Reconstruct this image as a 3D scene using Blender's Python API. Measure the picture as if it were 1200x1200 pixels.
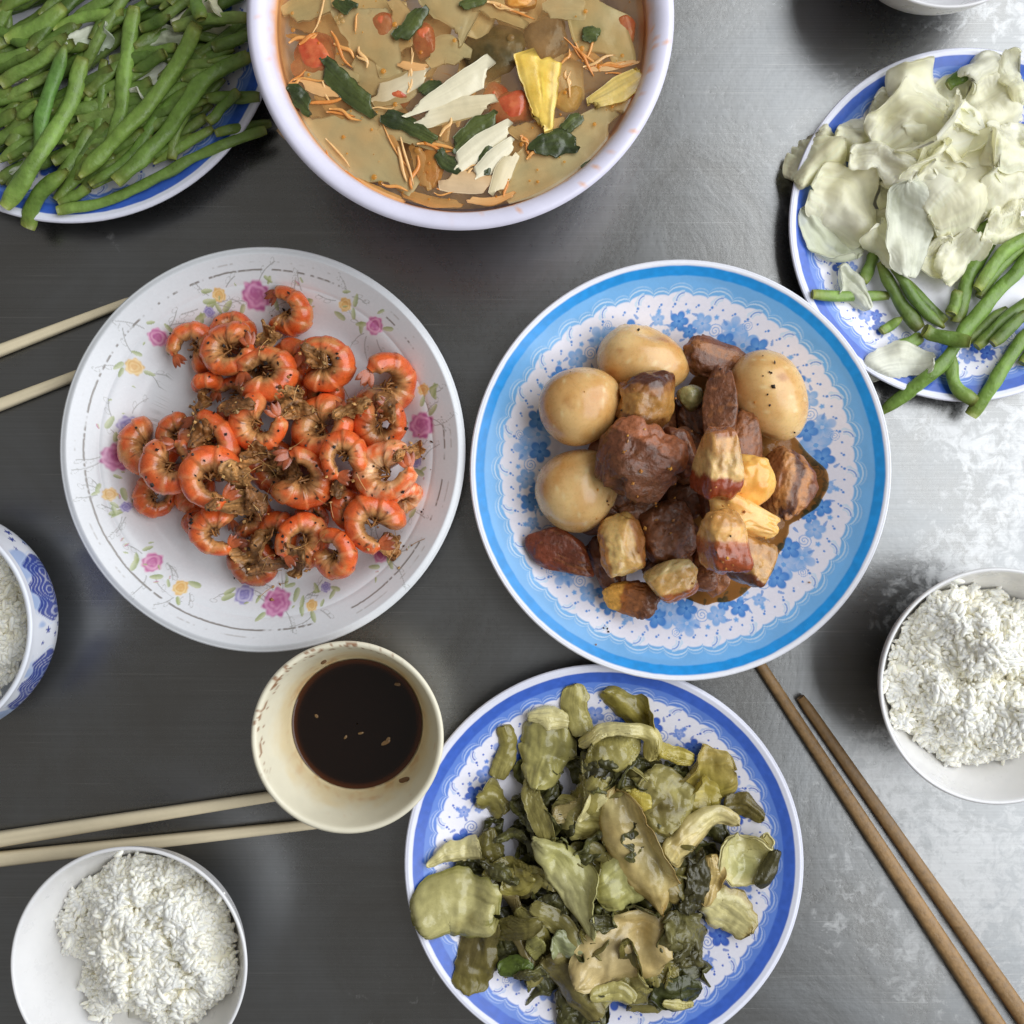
import bpy, math, random
import numpy as np
from mathutils import Matrix, Vector

# ------------------------------------------------------------------ camera, world, light, exposure
for o in list(bpy.data.objects):
    bpy.data.objects.remove(o)
scene = bpy.context.scene
COL = scene.collection
H = 0.60            # camera height above the table (m)
F = 1258.0          # focal length in pixels of the 1200 px photograph

cam_d = bpy.data.cameras.new('camera')
cam_d.sensor_width = 36.0
cam_d.lens = 36.0 * F / 1200.0
cam_d.clip_start = 0.01
cam_d.clip_end = 50.0
cam = bpy.data.objects.new('camera', cam_d)
cam.location = (0, 0, H)
COL.objects.link(cam)
scene.camera = cam

world = bpy.data.worlds.new('World')
scene.world = world
world.use_nodes = True
bg = world.node_tree.nodes['Background']
bg.inputs['Color'].default_value = (1.0, 0.965, 0.91, 1)
bg.inputs['Strength'].default_value = 0.21


def area(name, loc, target, sx, sy, power, color):
    d = bpy.data.lights.new(name, 'AREA')
    d.shape = 'RECTANGLE'
    d.size = sx
    d.size_y = sy
    d.energy = power
    d.color = color
    o = bpy.data.objects.new(name, d)
    o.location = loc
    o.rotation_euler = (Vector(target) - Vector(loc)).to_track_quat('-Z', 'Y').to_euler()
    COL.objects.link(o)
    return o


# the open shop front: one big soft daylight opening, high to one side of the table
area('daylight_opening', (1.48, 0.30, 1.42), (0.05, 0, 0), 3.0, 2.2, 70.0, (0.945, 0.975, 1.0))

scene.view_settings.view_transform = 'Standard'
scene.view_settings.look = 'None'
scene.view_settings.exposure = 0.06
scene.view_settings.gamma = 1.0
scene.render.engine = 'CYCLES'
scene.cycles.use_denoising = True
scene.cycles.max_bounces = 10
scene.cycles.diffuse_bounces = 8
scene.cycles.transparent_max_bounces = 16
scene.cycles.caustics_reflective = False
scene.cycles.caustics_refractive = False

# ------------------------------------------------------------------ helpers
rng = np.random.default_rng(7)
random.seed(7)
PI = math.pi


def P(px, py, z=0.0):
    return (px - 600.0) * (H - z) / F, -(py - 600.0) * (H - z) / F


def S(n, z=0.0):
    return n * (H - z) / F


def c(r, g, b):
    v = np.array([r, g, b], float) / 255.0
    return np.where(v <= 0.04045, v / 12.92, ((v + 0.055) / 1.055) ** 2.4)


def sstep(a, b, x):
    t = np.clip((x - a) / (b - a + 1e-12), 0, 1)
    return t * t * (3 - 2 * t)


def mix(a, b, t):
    t = np.asarray(t)[..., None]
    return a * (1 - t) + b * t


def vnoise(p, seed=0):
    p = np.asarray(p, float)
    i = np.floor(p).astype(np.int64)
    f = p - i
    f = f * f * (3 - 2 * f)
    out = 0
    for dx in (0, 1):
        for dy in (0, 1):
            for dz in (0, 1):
                a = (i[..., 0] + dx) * 374761393 + (i[..., 1] + dy) * 668265263 + (i[..., 2] + dz) * 2147483647 + seed * 1274126177
                a = a & 0xFFFFFFFF
                a = ((a ^ (a >> 13)) * 1274126177) & 0xFFFFFFFF
                a = ((a ^ (a >> 16)) * 2246822519) & 0xFFFFFFFF
                a = a ^ (a >> 15)
                w = (f[..., 0] if dx else 1 - f[..., 0]) * (f[..., 1] if dy else 1 - f[..., 1]) * (f[..., 2] if dz else 1 - f[..., 2])
                out = out + w * ((a & 0xFFFF) / 65535.0)
    return out * 2 - 1


def fbm(p, seed=0, octv=3):
    a, s, out = 0.55, 1.0, 0
    for k in range(octv):
        out = out + a * vnoise(np.asarray(p) * s, seed + k * 17)
        a *= 0.5
        s *= 2.03
    return out


def grid_faces(nu, nv, wu=False, wv=False):
    iu = np.arange(nu if wu else nu - 1)
    iv = np.arange(nv if wv else nv - 1)
    a, b = np.meshgrid(iu, iv, indexing='ij')
    a2 = (a + 1) % nu
    b2 = (b + 1) % nv
    return np.stack([a * nv + b, a2 * nv + b, a2 * nv + b2, a * nv + b2], -1).reshape(-1, 4)


def make(name, V, faces, mat, parent=None, col=None, smooth=True):
    me = bpy.data.meshes.new(name)
    fl = faces.tolist() if isinstance(faces, np.ndarray) else [list(map(int, f)) for f in faces]
    me.from_pydata(np.asarray(V, float).tolist(), [], fl)
    if smooth:
        me.polygons.foreach_set('use_smooth', [True] * len(me.polygons))
    if col is not None:
        at = me.color_attributes.new('Col', 'FLOAT_COLOR', 'POINT')
        cc = np.ones((len(V), 4))
        cc[:, :3] = np.clip(np.broadcast_to(col, (len(V), 3)), 0.0, 1.0)
        at.data.foreach_set('color', cc.astype(np.float32).ravel())
    me.materials.append(mat)
    me.update()
    o = bpy.data.objects.new(name, me)
    COL.objects.link(o)
    if parent is not None:
        o.parent = parent
        if parent.type == 'EMPTY':
            o.matrix_parent_inverse = Matrix.Translation(-Vector(parent.location))
    return o


def tag(o, label, cat, group=None, kind=None):
    o['label'] = label
    o['category'] = cat
    if group:
        o['group'] = group
    if kind:
        o['kind'] = kind
    return o


def empty(name, loc):
    o = bpy.data.objects.new(name, None)
    o.location = loc
    o.empty_display_size = 0.01
    COL.objects.link(o)
    return o


def spline(pts, n):
    pts = np.asarray(pts, float)
    if len(pts) == 2:
        t = np.linspace(0, 1, n)[:, None]
        return pts[0] * (1 - t) + pts[1] * t
    d = np.r_[0, np.cumsum(np.linalg.norm(np.diff(pts, axis=0), axis=1))]
    t = np.linspace(0, d[-1], n)
    ext = np.vstack([2 * pts[0] - pts[1], pts, 2 * pts[-1] - pts[-2]])
    k = np.clip(np.searchsorted(d, t, side='right') - 1, 0, len(pts) - 2)
    f = ((t - d[k]) / (d[k + 1] - d[k]))[:, None]
    p0, p1, p2, p3 = ext[k], ext[k + 1], ext[k + 2], ext[k + 3]
    return 0.5 * (2 * p1 + (p2 - p0) * f + (2 * p0 - 5 * p1 + 4 * p2 - p3) * f ** 2 + (3 * p1 - p0 - 3 * p2 + p3) * f ** 3)


class HM:
    """height of what lies on a dish, so that each piece put on it rests on the pieces below"""

    def __init__(self, cx, cy, R, zfun, res=0.0008):
        self.cx, self.cy, self.res = cx, cy, res
        self.n = int(2 * R / res) + 3
        a = (np.arange(self.n) - self.n // 2) * res
        X, Y = np.meshgrid(a, a, indexing='ij')
        self.h = zfun(np.hypot(X, Y))

    def ij(self, x, y):
        i = np.clip(np.rint((x - self.cx) / self.res).astype(int) + self.n // 2, 0, self.n - 1)
        j = np.clip(np.rint((y - self.cy) / self.res).astype(int) + self.n // 2, 0, self.n - 1)
        return i, j

    def at(self, x, y, h=None):
        return (self.h if h is None else h)[self.ij(x, y)]

    def blurred(self, k):
        h = self.h
        for ax in (0, 1):
            pad = [(0, 0), (0, 0)]
            pad[ax] = (k + 1, k)
            q = np.cumsum(np.pad(h, pad, mode='edge'), axis=ax)
            if ax == 0:
                h = (q[2 * k + 1:] - q[:-2 * k - 1]) / (2 * k + 1)
            else:
                h = (q[:, 2 * k + 1:] - q[:, :-2 * k - 1]) / (2 * k + 1)
        return h

    def drop(self, V, pct=97):
        d = self.at(V[:, 0], V[:, 1]) - V[:, 2]
        return float(np.percentile(d, pct))

    def splat(self, V):
        i, j = self.ij(V[:, 0], V[:, 1])
        lo_i, hi_i, lo_j, hi_j = max(i.min() - 2, 0), i.max() + 3, max(j.min() - 2, 0), j.max() + 3
        sub = np.full((min(hi_i, self.n) - lo_i, min(hi_j, self.n) - lo_j), -1.0)
        np.maximum.at(sub, (i - lo_i, j - lo_j), V[:, 2])
        m = sub.copy()
        for dx in (-1, 0, 1):
            for dy in (-1, 0, 1):
                m = np.maximum(m, np.roll(np.roll(sub, dx, 0), dy, 1))
        s = self.h[lo_i:lo_i + sub.shape[0], lo_j:lo_j + sub.shape[1]]
        np.maximum(s, m, out=s)


# ------------------------------------------------------------------ materials
def new_mat(name):
    m = bpy.data.materials.new(name)
    m.use_nodes = True
    nt = m.node_tree
    b = nt.nodes['Principled BSDF']
    return m, nt, b


def N(nt, typ, **kw):
    n = nt.nodes.new(typ)
    for k, v in kw.items():
        if k in n.inputs:
            n.inputs[k].default_value = v
        else:
            setattr(n, k, v)
    return n


def L(nt, a, b):
    nt.links.new(a, b)


def food(name, rough=0.35, noise=250.0, var=0.25, bump=0.15, bscale=600.0, sss=0.0, srad=(0.004, 0.002, 0.001), trans=0.0, see=0.0, coat=0.0, stretch=None, spec=0.5, rvar=0.15):
    m, nt, b = new_mat(name)
    at = N(nt, 'ShaderNodeAttribute', attribute_name='Col')
    tc = N(nt, 'ShaderNodeTexCoord')
    src = tc.outputs['Object']
    if stretch:
        mp = N(nt, 'ShaderNodeMapping')
        mp.inputs['Scale'].default_value = stretch
        L(nt, src, mp.inputs['Vector'])
        src = mp.outputs['Vector']
    nz = N(nt, 'ShaderNodeTexNoise', Scale=noise, Detail=6.0, Roughness=0.6)
    L(nt, src, nz.inputs['Vector'])
    mr = N(nt, 'ShaderNodeMapRange')
    mr.inputs['From Min'].default_value = 0.25
    mr.inputs['From Max'].default_value = 0.75
    mr.inputs['To Min'].default_value = 1 - var
    mr.inputs['To Max'].default_value = 1 + var
    L(nt, nz.outputs['Fac'], mr.inputs['Value'])
    mul = N(nt, 'ShaderNodeVectorMath', operation='SCALE')
    L(nt, at.outputs['Color'], mul.inputs[0])
    L(nt, mr.outputs['Result'], mul.inputs['Scale'])
    L(nt, mul.outputs['Vector'], b.inputs['Base Color'])
    rr = N(nt, 'ShaderNodeMapRange')
    rr.inputs['From Min'].default_value = 0.3
    rr.inputs['From Max'].default_value = 0.7
    rr.inputs['To Min'].default_value = max(rough - rvar, 0.03)
    rr.inputs['To Max'].default_value = rough + rvar
    L(nt, nz.outputs['Fac'], rr.inputs['Value'])
    L(nt, rr.outputs['Result'], b.inputs['Roughness'])
    b.inputs['Specular IOR Level'].default_value = spec
    if bump:
        n2 = N(nt, 'ShaderNodeTexNoise', Scale=bscale, Detail=5.0, Roughness=0.55)
        L(nt, src, n2.inputs['Vector'])
        bp = N(nt, 'ShaderNodeBump', Strength=bump, Distance=0.001)
        L(nt, n2.outputs['Fac'], bp.inputs['Height'])
        L(nt, bp.outputs['Normal'], b.inputs['Normal'])
    if sss:
        b.inputs['Subsurface Weight'].default_value = sss
        b.inputs['Subsurface Radius'].default_value = srad
        b.inputs['Subsurface Scale'].default_value = 1.0
    if coat:
        b.inputs['Coat Weight'].default_value = coat
        b.inputs['Coat Roughness'].default_value = 0.12
    out = nt.nodes['Material Output']
    last = b.outputs['BSDF']
    if trans:
        t = N(nt, 'ShaderNodeBsdfTranslucent')
        L(nt, mul.outputs['Vector'], t.inputs['Color'])
        mx = N(nt, 'ShaderNodeMixShader', Fac=trans)
        L(nt, last, mx.inputs[1])
        L(nt, t.outputs['BSDF'], mx.inputs[2])
        last = mx.outputs['Shader']
    if see:
        t = N(nt, 'ShaderNodeBsdfTransparent')
        t.inputs['Color'].default_value = (0.97, 0.97, 0.94, 1)
        mx = N(nt, 'ShaderNodeMixShader', Fac=see)
        L(nt, last, mx.inputs[1])
        L(nt, t.outputs['BSDF'], mx.inputs[2])
        last = mx.outputs['Shader']
    L(nt, last, out.inputs['Surface'])
    return m


def glaze(name, rough=0.22, color=None, bump=0.02, coat=0.0, dirt=0.04):
    m, nt, b = new_mat(name)
    tc = N(nt, 'ShaderNodeTexCoord')
    nz = N(nt, 'ShaderNodeTexNoise', Scale=60.0, Detail=8.0, Roughness=0.65)
    L(nt, tc.outputs['Object'], nz.inputs['Vector'])
    mr = N(nt, 'ShaderNodeMapRange')
    mr.inputs['From Min'].default_value = 0.3
    mr.inputs['From Max'].default_value = 0.7
    mr.inputs['To Min'].default_value = 1 - dirt
    mr.inputs['To Max'].default_value = 1 + dirt * 0.5
    L(nt, nz.outputs['Fac'], mr.inputs['Value'])
    mul = N(nt, 'ShaderNodeVectorMath', operation='SCALE')
    if color is None:
        at = N(nt, 'ShaderNodeAttribute', attribute_name='Col')
        L(nt, at.outputs['Color'], mul.inputs[0])
    else:
        mul.inputs[0].default_value = color
    L(nt, mr.outputs['Result'], mul.inputs['Scale'])
    L(nt, mul.outputs['Vector'], b.inputs['Base Color'])
    rr = N(nt, 'ShaderNodeMapRange')
    rr.inputs['To Min'].default_value = rough - 0.06
    rr.inputs['To Max'].default_value = rough + 0.14
    L(nt, nz.outputs['Fac'], rr.inputs['Value'])
    L(nt, rr.outputs['Result'], b.inputs['Roughness'])
    bp = N(nt, 'ShaderNodeBump', Strength=bump, Distance=0.002)
    L(nt, nz.outputs['Fac'], bp.inputs['Height'])
    L(nt, bp.outputs['Normal'], b.inputs['Normal'])
    return m


def steel():
    m, nt, b = new_mat('brushed_steel')
    tc = N(nt, 'ShaderNodeTexCoord')
    src = tc.outputs['Object']
    # large cloudy wear
    n1 = N(nt, 'ShaderNodeTexNoise', Scale=9.0, Detail=8.0, Roughness=0.62, Distortion=0.6)
    L(nt, src, n1.inputs['Vector'])
    # fine speckle
    n2 = N(nt, 'ShaderNodeTexNoise', Scale=420.0, Detail=4.0, Roughness=0.6)
    L(nt, src, n2.inputs['Vector'])
    # scratches in a few directions
    scr = None
    for ang, sc, lo in ((12, 1.0, 0.69), (-38, 1.3, 0.705), (77, 0.9, 0.71), (38, 0.6, 0.71)):
        mp = N(nt, 'ShaderNodeMapping')
        mp.inputs['Rotation'].default_value = (0, 0, math.radians(ang))
        mp.inputs['Scale'].default_value = (9 * sc, 900 * sc, 1)
        mp.inputs['Location'].default_value = (ang * 0.37, ang * 0.11, 0)
        L(nt, src, mp.inputs['Vector'])
        ns = N(nt, 'ShaderNodeTexNoise', Scale=1.0, Detail=2.0, Roughness=0.5)
        L(nt, mp.outputs['Vector'], ns.inputs['Vector'])
        r = N(nt, 'ShaderNodeMapRange')
        r.inputs['From Min'].default_value = lo
        r.inputs['From Max'].default_value = lo + 0.06
        L(nt, ns.outputs['Fac'], r.inputs['Value'])
        if scr is None:
            scr = r.outputs['Result']
        else:
            mx = N(nt, 'ShaderNodeMath', operation='MAXIMUM')
            L(nt, scr, mx.inputs[0])
            L(nt, r.outputs['Result'], mx.inputs[1])
            scr = mx.outputs['Value']
    # dried water film: mottled whitish patches, glare painted in on the daylight side only
    n3 = N(nt, 'ShaderNodeTexNoise', Scale=9.0, Detail=3.0, Roughness=0.5, Distortion=0.4)
    mp3 = N(nt, 'ShaderNodeMapping')
    mp3.inputs['Location'].default_value = (0.37, 0.22, 0.0)
    L(nt, src, mp3.inputs['Vector'])
    L(nt, mp3.outputs['Vector'], n3.inputs['Vector'])
    n4 = N(nt, 'ShaderNodeTexNoise', Scale=120.0, Detail=8.0, Roughness=0.7, Distortion=0.5)
    L(nt, src, n4.inputs['Vector'])
    sep = N(nt, 'ShaderNodeSeparateXYZ')
    L(nt, src, sep.inputs['Vector'])
    side = N(nt, 'ShaderNodeMapRange')
    side.inputs['From Min'].default_value = 0.05
    side.inputs['From Max'].default_value = 0.24
    side.inputs['To Min'].default_value = -0.2
    side.inputs['To Max'].default_value = 0.075
    L(nt, sep.outputs['X'], side.inputs['Value'])
    ad = N(nt, 'ShaderNodeMath', operation='ADD')
    L(nt, n3.outputs['Fac'], ad.inputs[0])
    L(nt, side.outputs['Result'], ad.inputs[1])
    n4s = N(nt, 'ShaderNodeMath', operation='MULTIPLY_ADD')
    L(nt, n4.outputs['Fac'], n4s.inputs[0])
    n4s.inputs[1].default_value = 1.0
    L(nt, ad.outputs['Value'], n4s.inputs[2])
    st = N(nt, 'ShaderNodeMapRange')
    st.inputs['From Min'].default_value = 1.08
    st.inputs['From Max'].default_value = 1.24
    L(nt, n4s.outputs['Value'], st.inputs['Value'])
    stain_glare = st.outputs['Result']
    # colour
    cr = N(nt, 'ShaderNodeValToRGB')
    cr.color_ramp.elements[0].position = 0.3
    cr.color_ramp.elements[0].color = (0.215, 0.212, 0.205, 1)
    cr.color_ramp.elements[1].position = 0.7
    cr.color_ramp.elements[1].color = (0.254, 0.264, 0.274, 1)
    L(nt, n1.outputs['Fac'], cr.inputs['Fac'])
    mc = N(nt, 'ShaderNodeMix', data_type='RGBA')
    L(nt, stain_glare, mc.inputs['Factor'])
    L(nt, cr.outputs['Color'], mc.inputs[6])
    mc.inputs[7].default_value = (0.42, 0.425, 0.43, 1)
    mc2 = N(nt, 'ShaderNodeMix', data_type='RGBA')
    sm = N(nt, 'ShaderNodeMath', operation='MULTIPLY')
    L(nt, scr, sm.inputs[0])
    sm.inputs[1].default_value = 0.5
    L(nt, sm.outputs['Value'], mc2.inputs['Factor'])
    L(nt, mc.outputs[2], mc2.inputs[6])
    mc2.inputs[7].default_value = (0.42, 0.42, 0.415, 1)
    mpb = N(nt, 'ShaderNodeMapping')
    mpb.inputs['Rotation'].default_value = (0, 0, math.radians(-6))
    mpb.inputs['Scale'].default_value = (5, 1100, 1)
    L(nt, src, mpb.inputs['Vector'])
    nb_ = N(nt, 'ShaderNodeTexNoise', Scale=1.0, Detail=3.0, Roughness=0.6)
    L(nt, mpb.outputs['Vector'], nb_.inputs['Vector'])
    mb = N(nt, 'ShaderNodeMapRange')
    mb.inputs['From Min'].default_value = 0.25
    mb.inputs['From Max'].default_value = 0.75
    mb.inputs['To Min'].default_value = 0.91
    mb.inputs['To Max'].default_value = 1.09
    L(nt, nb_.outputs['Fac'], mb.inputs['Value'])
    vb = N(nt, 'ShaderNodeVectorMath', operation='SCALE')
    L(nt, mc2.outputs[2], vb.inputs[0])
    L(nt, mb.outputs['Result'], vb.inputs['Scale'])
    L(nt, vb.outputs['Vector'], b.inputs['Base Color'])
    # metallic
    me_ = N(nt, 'ShaderNodeMapRange')
    me_.inputs['To Min'].default_value = 0.97
    me_.inputs['To Max'].default_value = 0.80
    L(nt, stain_glare, me_.inputs['Value'])
    L(nt, me_.outputs['Result'], b.inputs['Metallic'])
    # roughness
    r1 = N(nt, 'ShaderNodeMapRange')
    r1.inputs['From Min'].default_value = 0.3
    r1.inputs['From Max'].default_value = 0.7
    r1.inputs['To Min'].default_value = 0.19
    r1.inputs['To Max'].default_value = 0.28
    L(nt, n1.outputs['Fac'], r1.inputs['Value'])
    r2 = N(nt, 'ShaderNodeMath', operation='MULTIPLY_ADD')
    L(nt, n2.outputs['Fac'], r2.inputs[0])
    r2.inputs[1].default_value = 0.10
    L(nt, r1.outputs['Result'], r2.inputs[2])
    r3 = N(nt, 'ShaderNodeMath', operation='MULTIPLY_ADD')
    L(nt, stain_glare, r3.inputs[0])
    r3.inputs[1].default_value = 0.12
    L(nt, r2.outputs['Value'], r3.inputs[2])
    L(nt, r3.outputs['Value'], b.inputs['Roughness'])
    # relief
    hs = N(nt, 'ShaderNodeMath', operation='MULTIPLY_ADD')
    L(nt, scr, hs.inputs[0])
    hs.inputs[1].default_value = -0.7
    L(nt, n2.outputs['Fac'], hs.inputs[2])
    bp = N(nt, 'ShaderNodeBump', Strength=0.05, Distance=0.0006)
    L(nt, hs.outputs['Value'], bp.inputs['Height'])
    bp2 = N(nt, 'ShaderNodeBump', Strength=0.05, Distance=0.01)
    L(nt, n1.outputs['Fac'], bp2.inputs['Height'])
    L(nt, bp.outputs['Normal'], bp2.inputs['Normal'])
    L(nt, bp2.outputs['Normal'], b.inputs['Normal'])
    return m


M = {}
M['steel'] = steel()
M['print'] = glaze('printed_melamine', 0.2)
M['white'] = glaze('white_melamine', 0.25, (0.80, 0.80, 0.82))
M['lilac'] = glaze('lilac_melamine', 0.25, (0.76, 0.74, 0.86))
M['stained'] = glaze('stained_cream_melamine', 0.3, dirt=0.06)
M['shrimp'] = food('fried_shrimp_shell', 0.27, 300, 0.22, 0.25, 500, sss=0.15, srad=(0.003, 0.001, 0.0006), coat=0.35)
M['shred'] = food('fried_brown_crumb', 0.5, 400, 0.45, 0.8, 500, trans=0.15, coat=0.15)
M['egg'] = food('braised_egg', 0.3, 420, 0.07, 0.1, 260, sss=0.25, srad=(0.006, 0.004, 0.002), coat=0.3, rvar=0.1)
M['meat'] = food('braised_meat', 0.36, 380, 0.42, 1.0, 330, sss=0.05, coat=0.2)
M['fat'] = food('braised_fat', 0.28, 260, 0.26, 0.55, 300, sss=0.3, srad=(0.004, 0.0022, 0.001), coat=0.4, rvar=0.14)
M['bean'] = food('boiled_bean', 0.38, 200, 0.30, 0.6, 300, sss=0.12, srad=(0.001, 0.002, 0.0005))
M['cabbage'] = food('boiled_cabbage', 0.36, 90, 0.06, 0.12, 160, sss=0.2, srad=(0.004, 0.004, 0.0025), trans=0.22, see=0.10)
M['thin_cabbage'] = food('thin_boiled_cabbage', 0.3, 90, 0.08, 0.12, 200, trans=0.12, see=0.28)
M['pickle'] = food('pickled_stem', 0.24, 150, 0.2, 0.3, 260, trans=0.12, coat=0.3)
M['thin_pickle'] = food('thin_pickled_leaf', 0.27, 150, 0.25, 0.4, 260, trans=0.15, see=0.15, coat=0.3)
M['dark_pickle'] = food('dark_pickled_leaf', 0.33, 260, 0.45, 0.7, 300, trans=0.2, coat=0.35)
M['rice'] = food('cooked_rice', 0.45, 500, 0.03, 0.0, sss=0.4, srad=(0.0022, 0.0019, 0.0013), rvar=0.08, spec=0.2)
M['pale_wood'] = food('pale_bamboo', 0.55, 60, 0.06, 0.1, 300, rvar=0.1)
M['dark_wood'] = food('brown_wood', 0.45, 300, 0.3, 0.35, 500, rvar=0.1)
M['pepper'] = food('black_pepper', 0.6, 900, 0.3, 0.0)
M['veg'] = food('soup_vegetable', 0.3, 200, 0.14, 0.2, 350, sss=0.15, srad=(0.003, 0.002, 0.001), coat=0.3)
M['slice'] = food('soup_slice', 0.3, 120, 0.07, 0.1, 250, trans=0.10, see=0.06, coat=0.2)


def liquid(name, tint, murk, fac, rough=0.03, coat_ior=1.33, wave=0.05, wscale=60):
    m, nt, b = new_mat(name)
    b.inputs['Base Color'].default_value = (*murk, 1)
    b.inputs['Roughness'].default_value = rough
    b.inputs['IOR'].default_value = coat_ior
    tr = N(nt, 'ShaderNodeBsdfTransparent')
    tr.inputs['Color'].default_value = (*tint, 1)
    tc = N(nt, 'ShaderNodeTexCoord')
    nz = N(nt, 'ShaderNodeTexNoise', Scale=wscale, Detail=3.0)
    L(nt, tc.outputs['Object'], nz.inputs['Vector'])
    bp = N(nt, 'ShaderNodeBump', Strength=wave, Distance=0.004)
    L(nt, nz.outputs['Fac'], bp.inputs['Height'])
    L(nt, bp.outputs['Normal'], b.inputs['Normal'])
    mr = N(nt, 'ShaderNodeMapRange')
    mr.inputs['From Min'].default_value = 0.3
    mr.inputs['From Max'].default_value = 0.7
    mr.inputs['To Min'].default_value = max(fac - 0.15, 0)
    mr.inputs['To Max'].default_value = min(fac + 0.15, 1)
    L(nt, nz.outputs['Fac'], mr.inputs['Value'])
    mx = N(nt, 'ShaderNodeMixShader')
    L(nt, mr.outputs['Result'], mx.inputs['Fac'])
    gl = N(nt, 'ShaderNodeBsdfGlossy')
    gl.inputs['Roughness'].default_value = rough
    L(nt, bp.outputs['Normal'], gl.inputs['Normal'])
    fr = N(nt, 'ShaderNodeFresnel', IOR=coat_ior)
    mg = N(nt, 'ShaderNodeMixShader')
    L(nt, fr.outputs['Fac'], mg.inputs['Fac'])
    L(nt, tr.outputs['BSDF'], mg.inputs[1])
    L(nt, gl.outputs['BSDF'], mg.inputs[2])
    L(nt, mg.outputs['Shader'], mx.inputs[1])
    L(nt, b.outputs['BSDF'], mx.inputs[2])
    L(nt, mx.outputs['Shader'], nt.nodes['Material Output'].inputs['Surface'])
    return m


M['broth'] = liquid('broth', (1.0, 0.95, 0.80), (0.90, 0.52, 0.20), 0.12)
M['oil'] = liquid('orange_oil', (1.0, 0.72, 0.34), (0.85, 0.36, 0.06), 0.35)
M['gravy'] = liquid('gravy', (0.80, 0.52, 0.24), (0.34, 0.17, 0.06), 0.18, wave=0.1, wscale=150)

# ------------------------------------------------------------------ the table
nx = 3
V = np.array([[-1.1, -1.0, 0], [1.1, -1.0, 0], [1.1, 1.0, 0], [-1.1, 1.0, 0], [-1.1, -1.0, -0.03], [1.1, -1.0, -0.03], [1.1, 1.0, -0.03], [-1.1, 1.0, -0.03]])
tb = make('table_surface', V, [[0, 1, 2, 3], [7, 6, 5, 4], [0, 4, 5, 1], [1, 5, 6, 2], [2, 6, 7, 3], [3, 7, 4, 0]], M['steel'], smooth=False)
tb['kind'] = 'structure'
tb['label'] = 'scratched stainless steel table top with dull dried water marks'


# ------------------------------------------------------------------ turned dishes
def revolve(name, prof, cx, cy, mat, nt=160, colfun=None, parent=None, uneven=0.0):
    prof = np.asarray(prof, float)
    t = np.linspace(0, 2 * PI, nt, endpoint=False)
    r, z = prof[:, 0][:, None], prof[:, 1][:, None]
    V = np.stack([cx + r * np.cos(t), cy + r * np.sin(t), z + 0 * t], -1)
    col = colfun(r + 0 * t, t + 0 * r, z + 0 * t).reshape(-1, 3) if colfun else None
    return make(name, V.reshape(-1, 3), grid_faces(len(prof), nt, False, True), mat, parent, col)


def fine(prof, n):
    """smooth a profile by resampling it as a spline"""
    return spline(prof, n)


BLUE_N = 1300


def plate_z(R, depth, base=0.0035, well=0.62):
    def f(r):
        q = np.clip((r / R - well) / (1 - well), 0, 1.2)
        return base + (depth - base) * (q ** 1.35)
    return f


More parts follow.
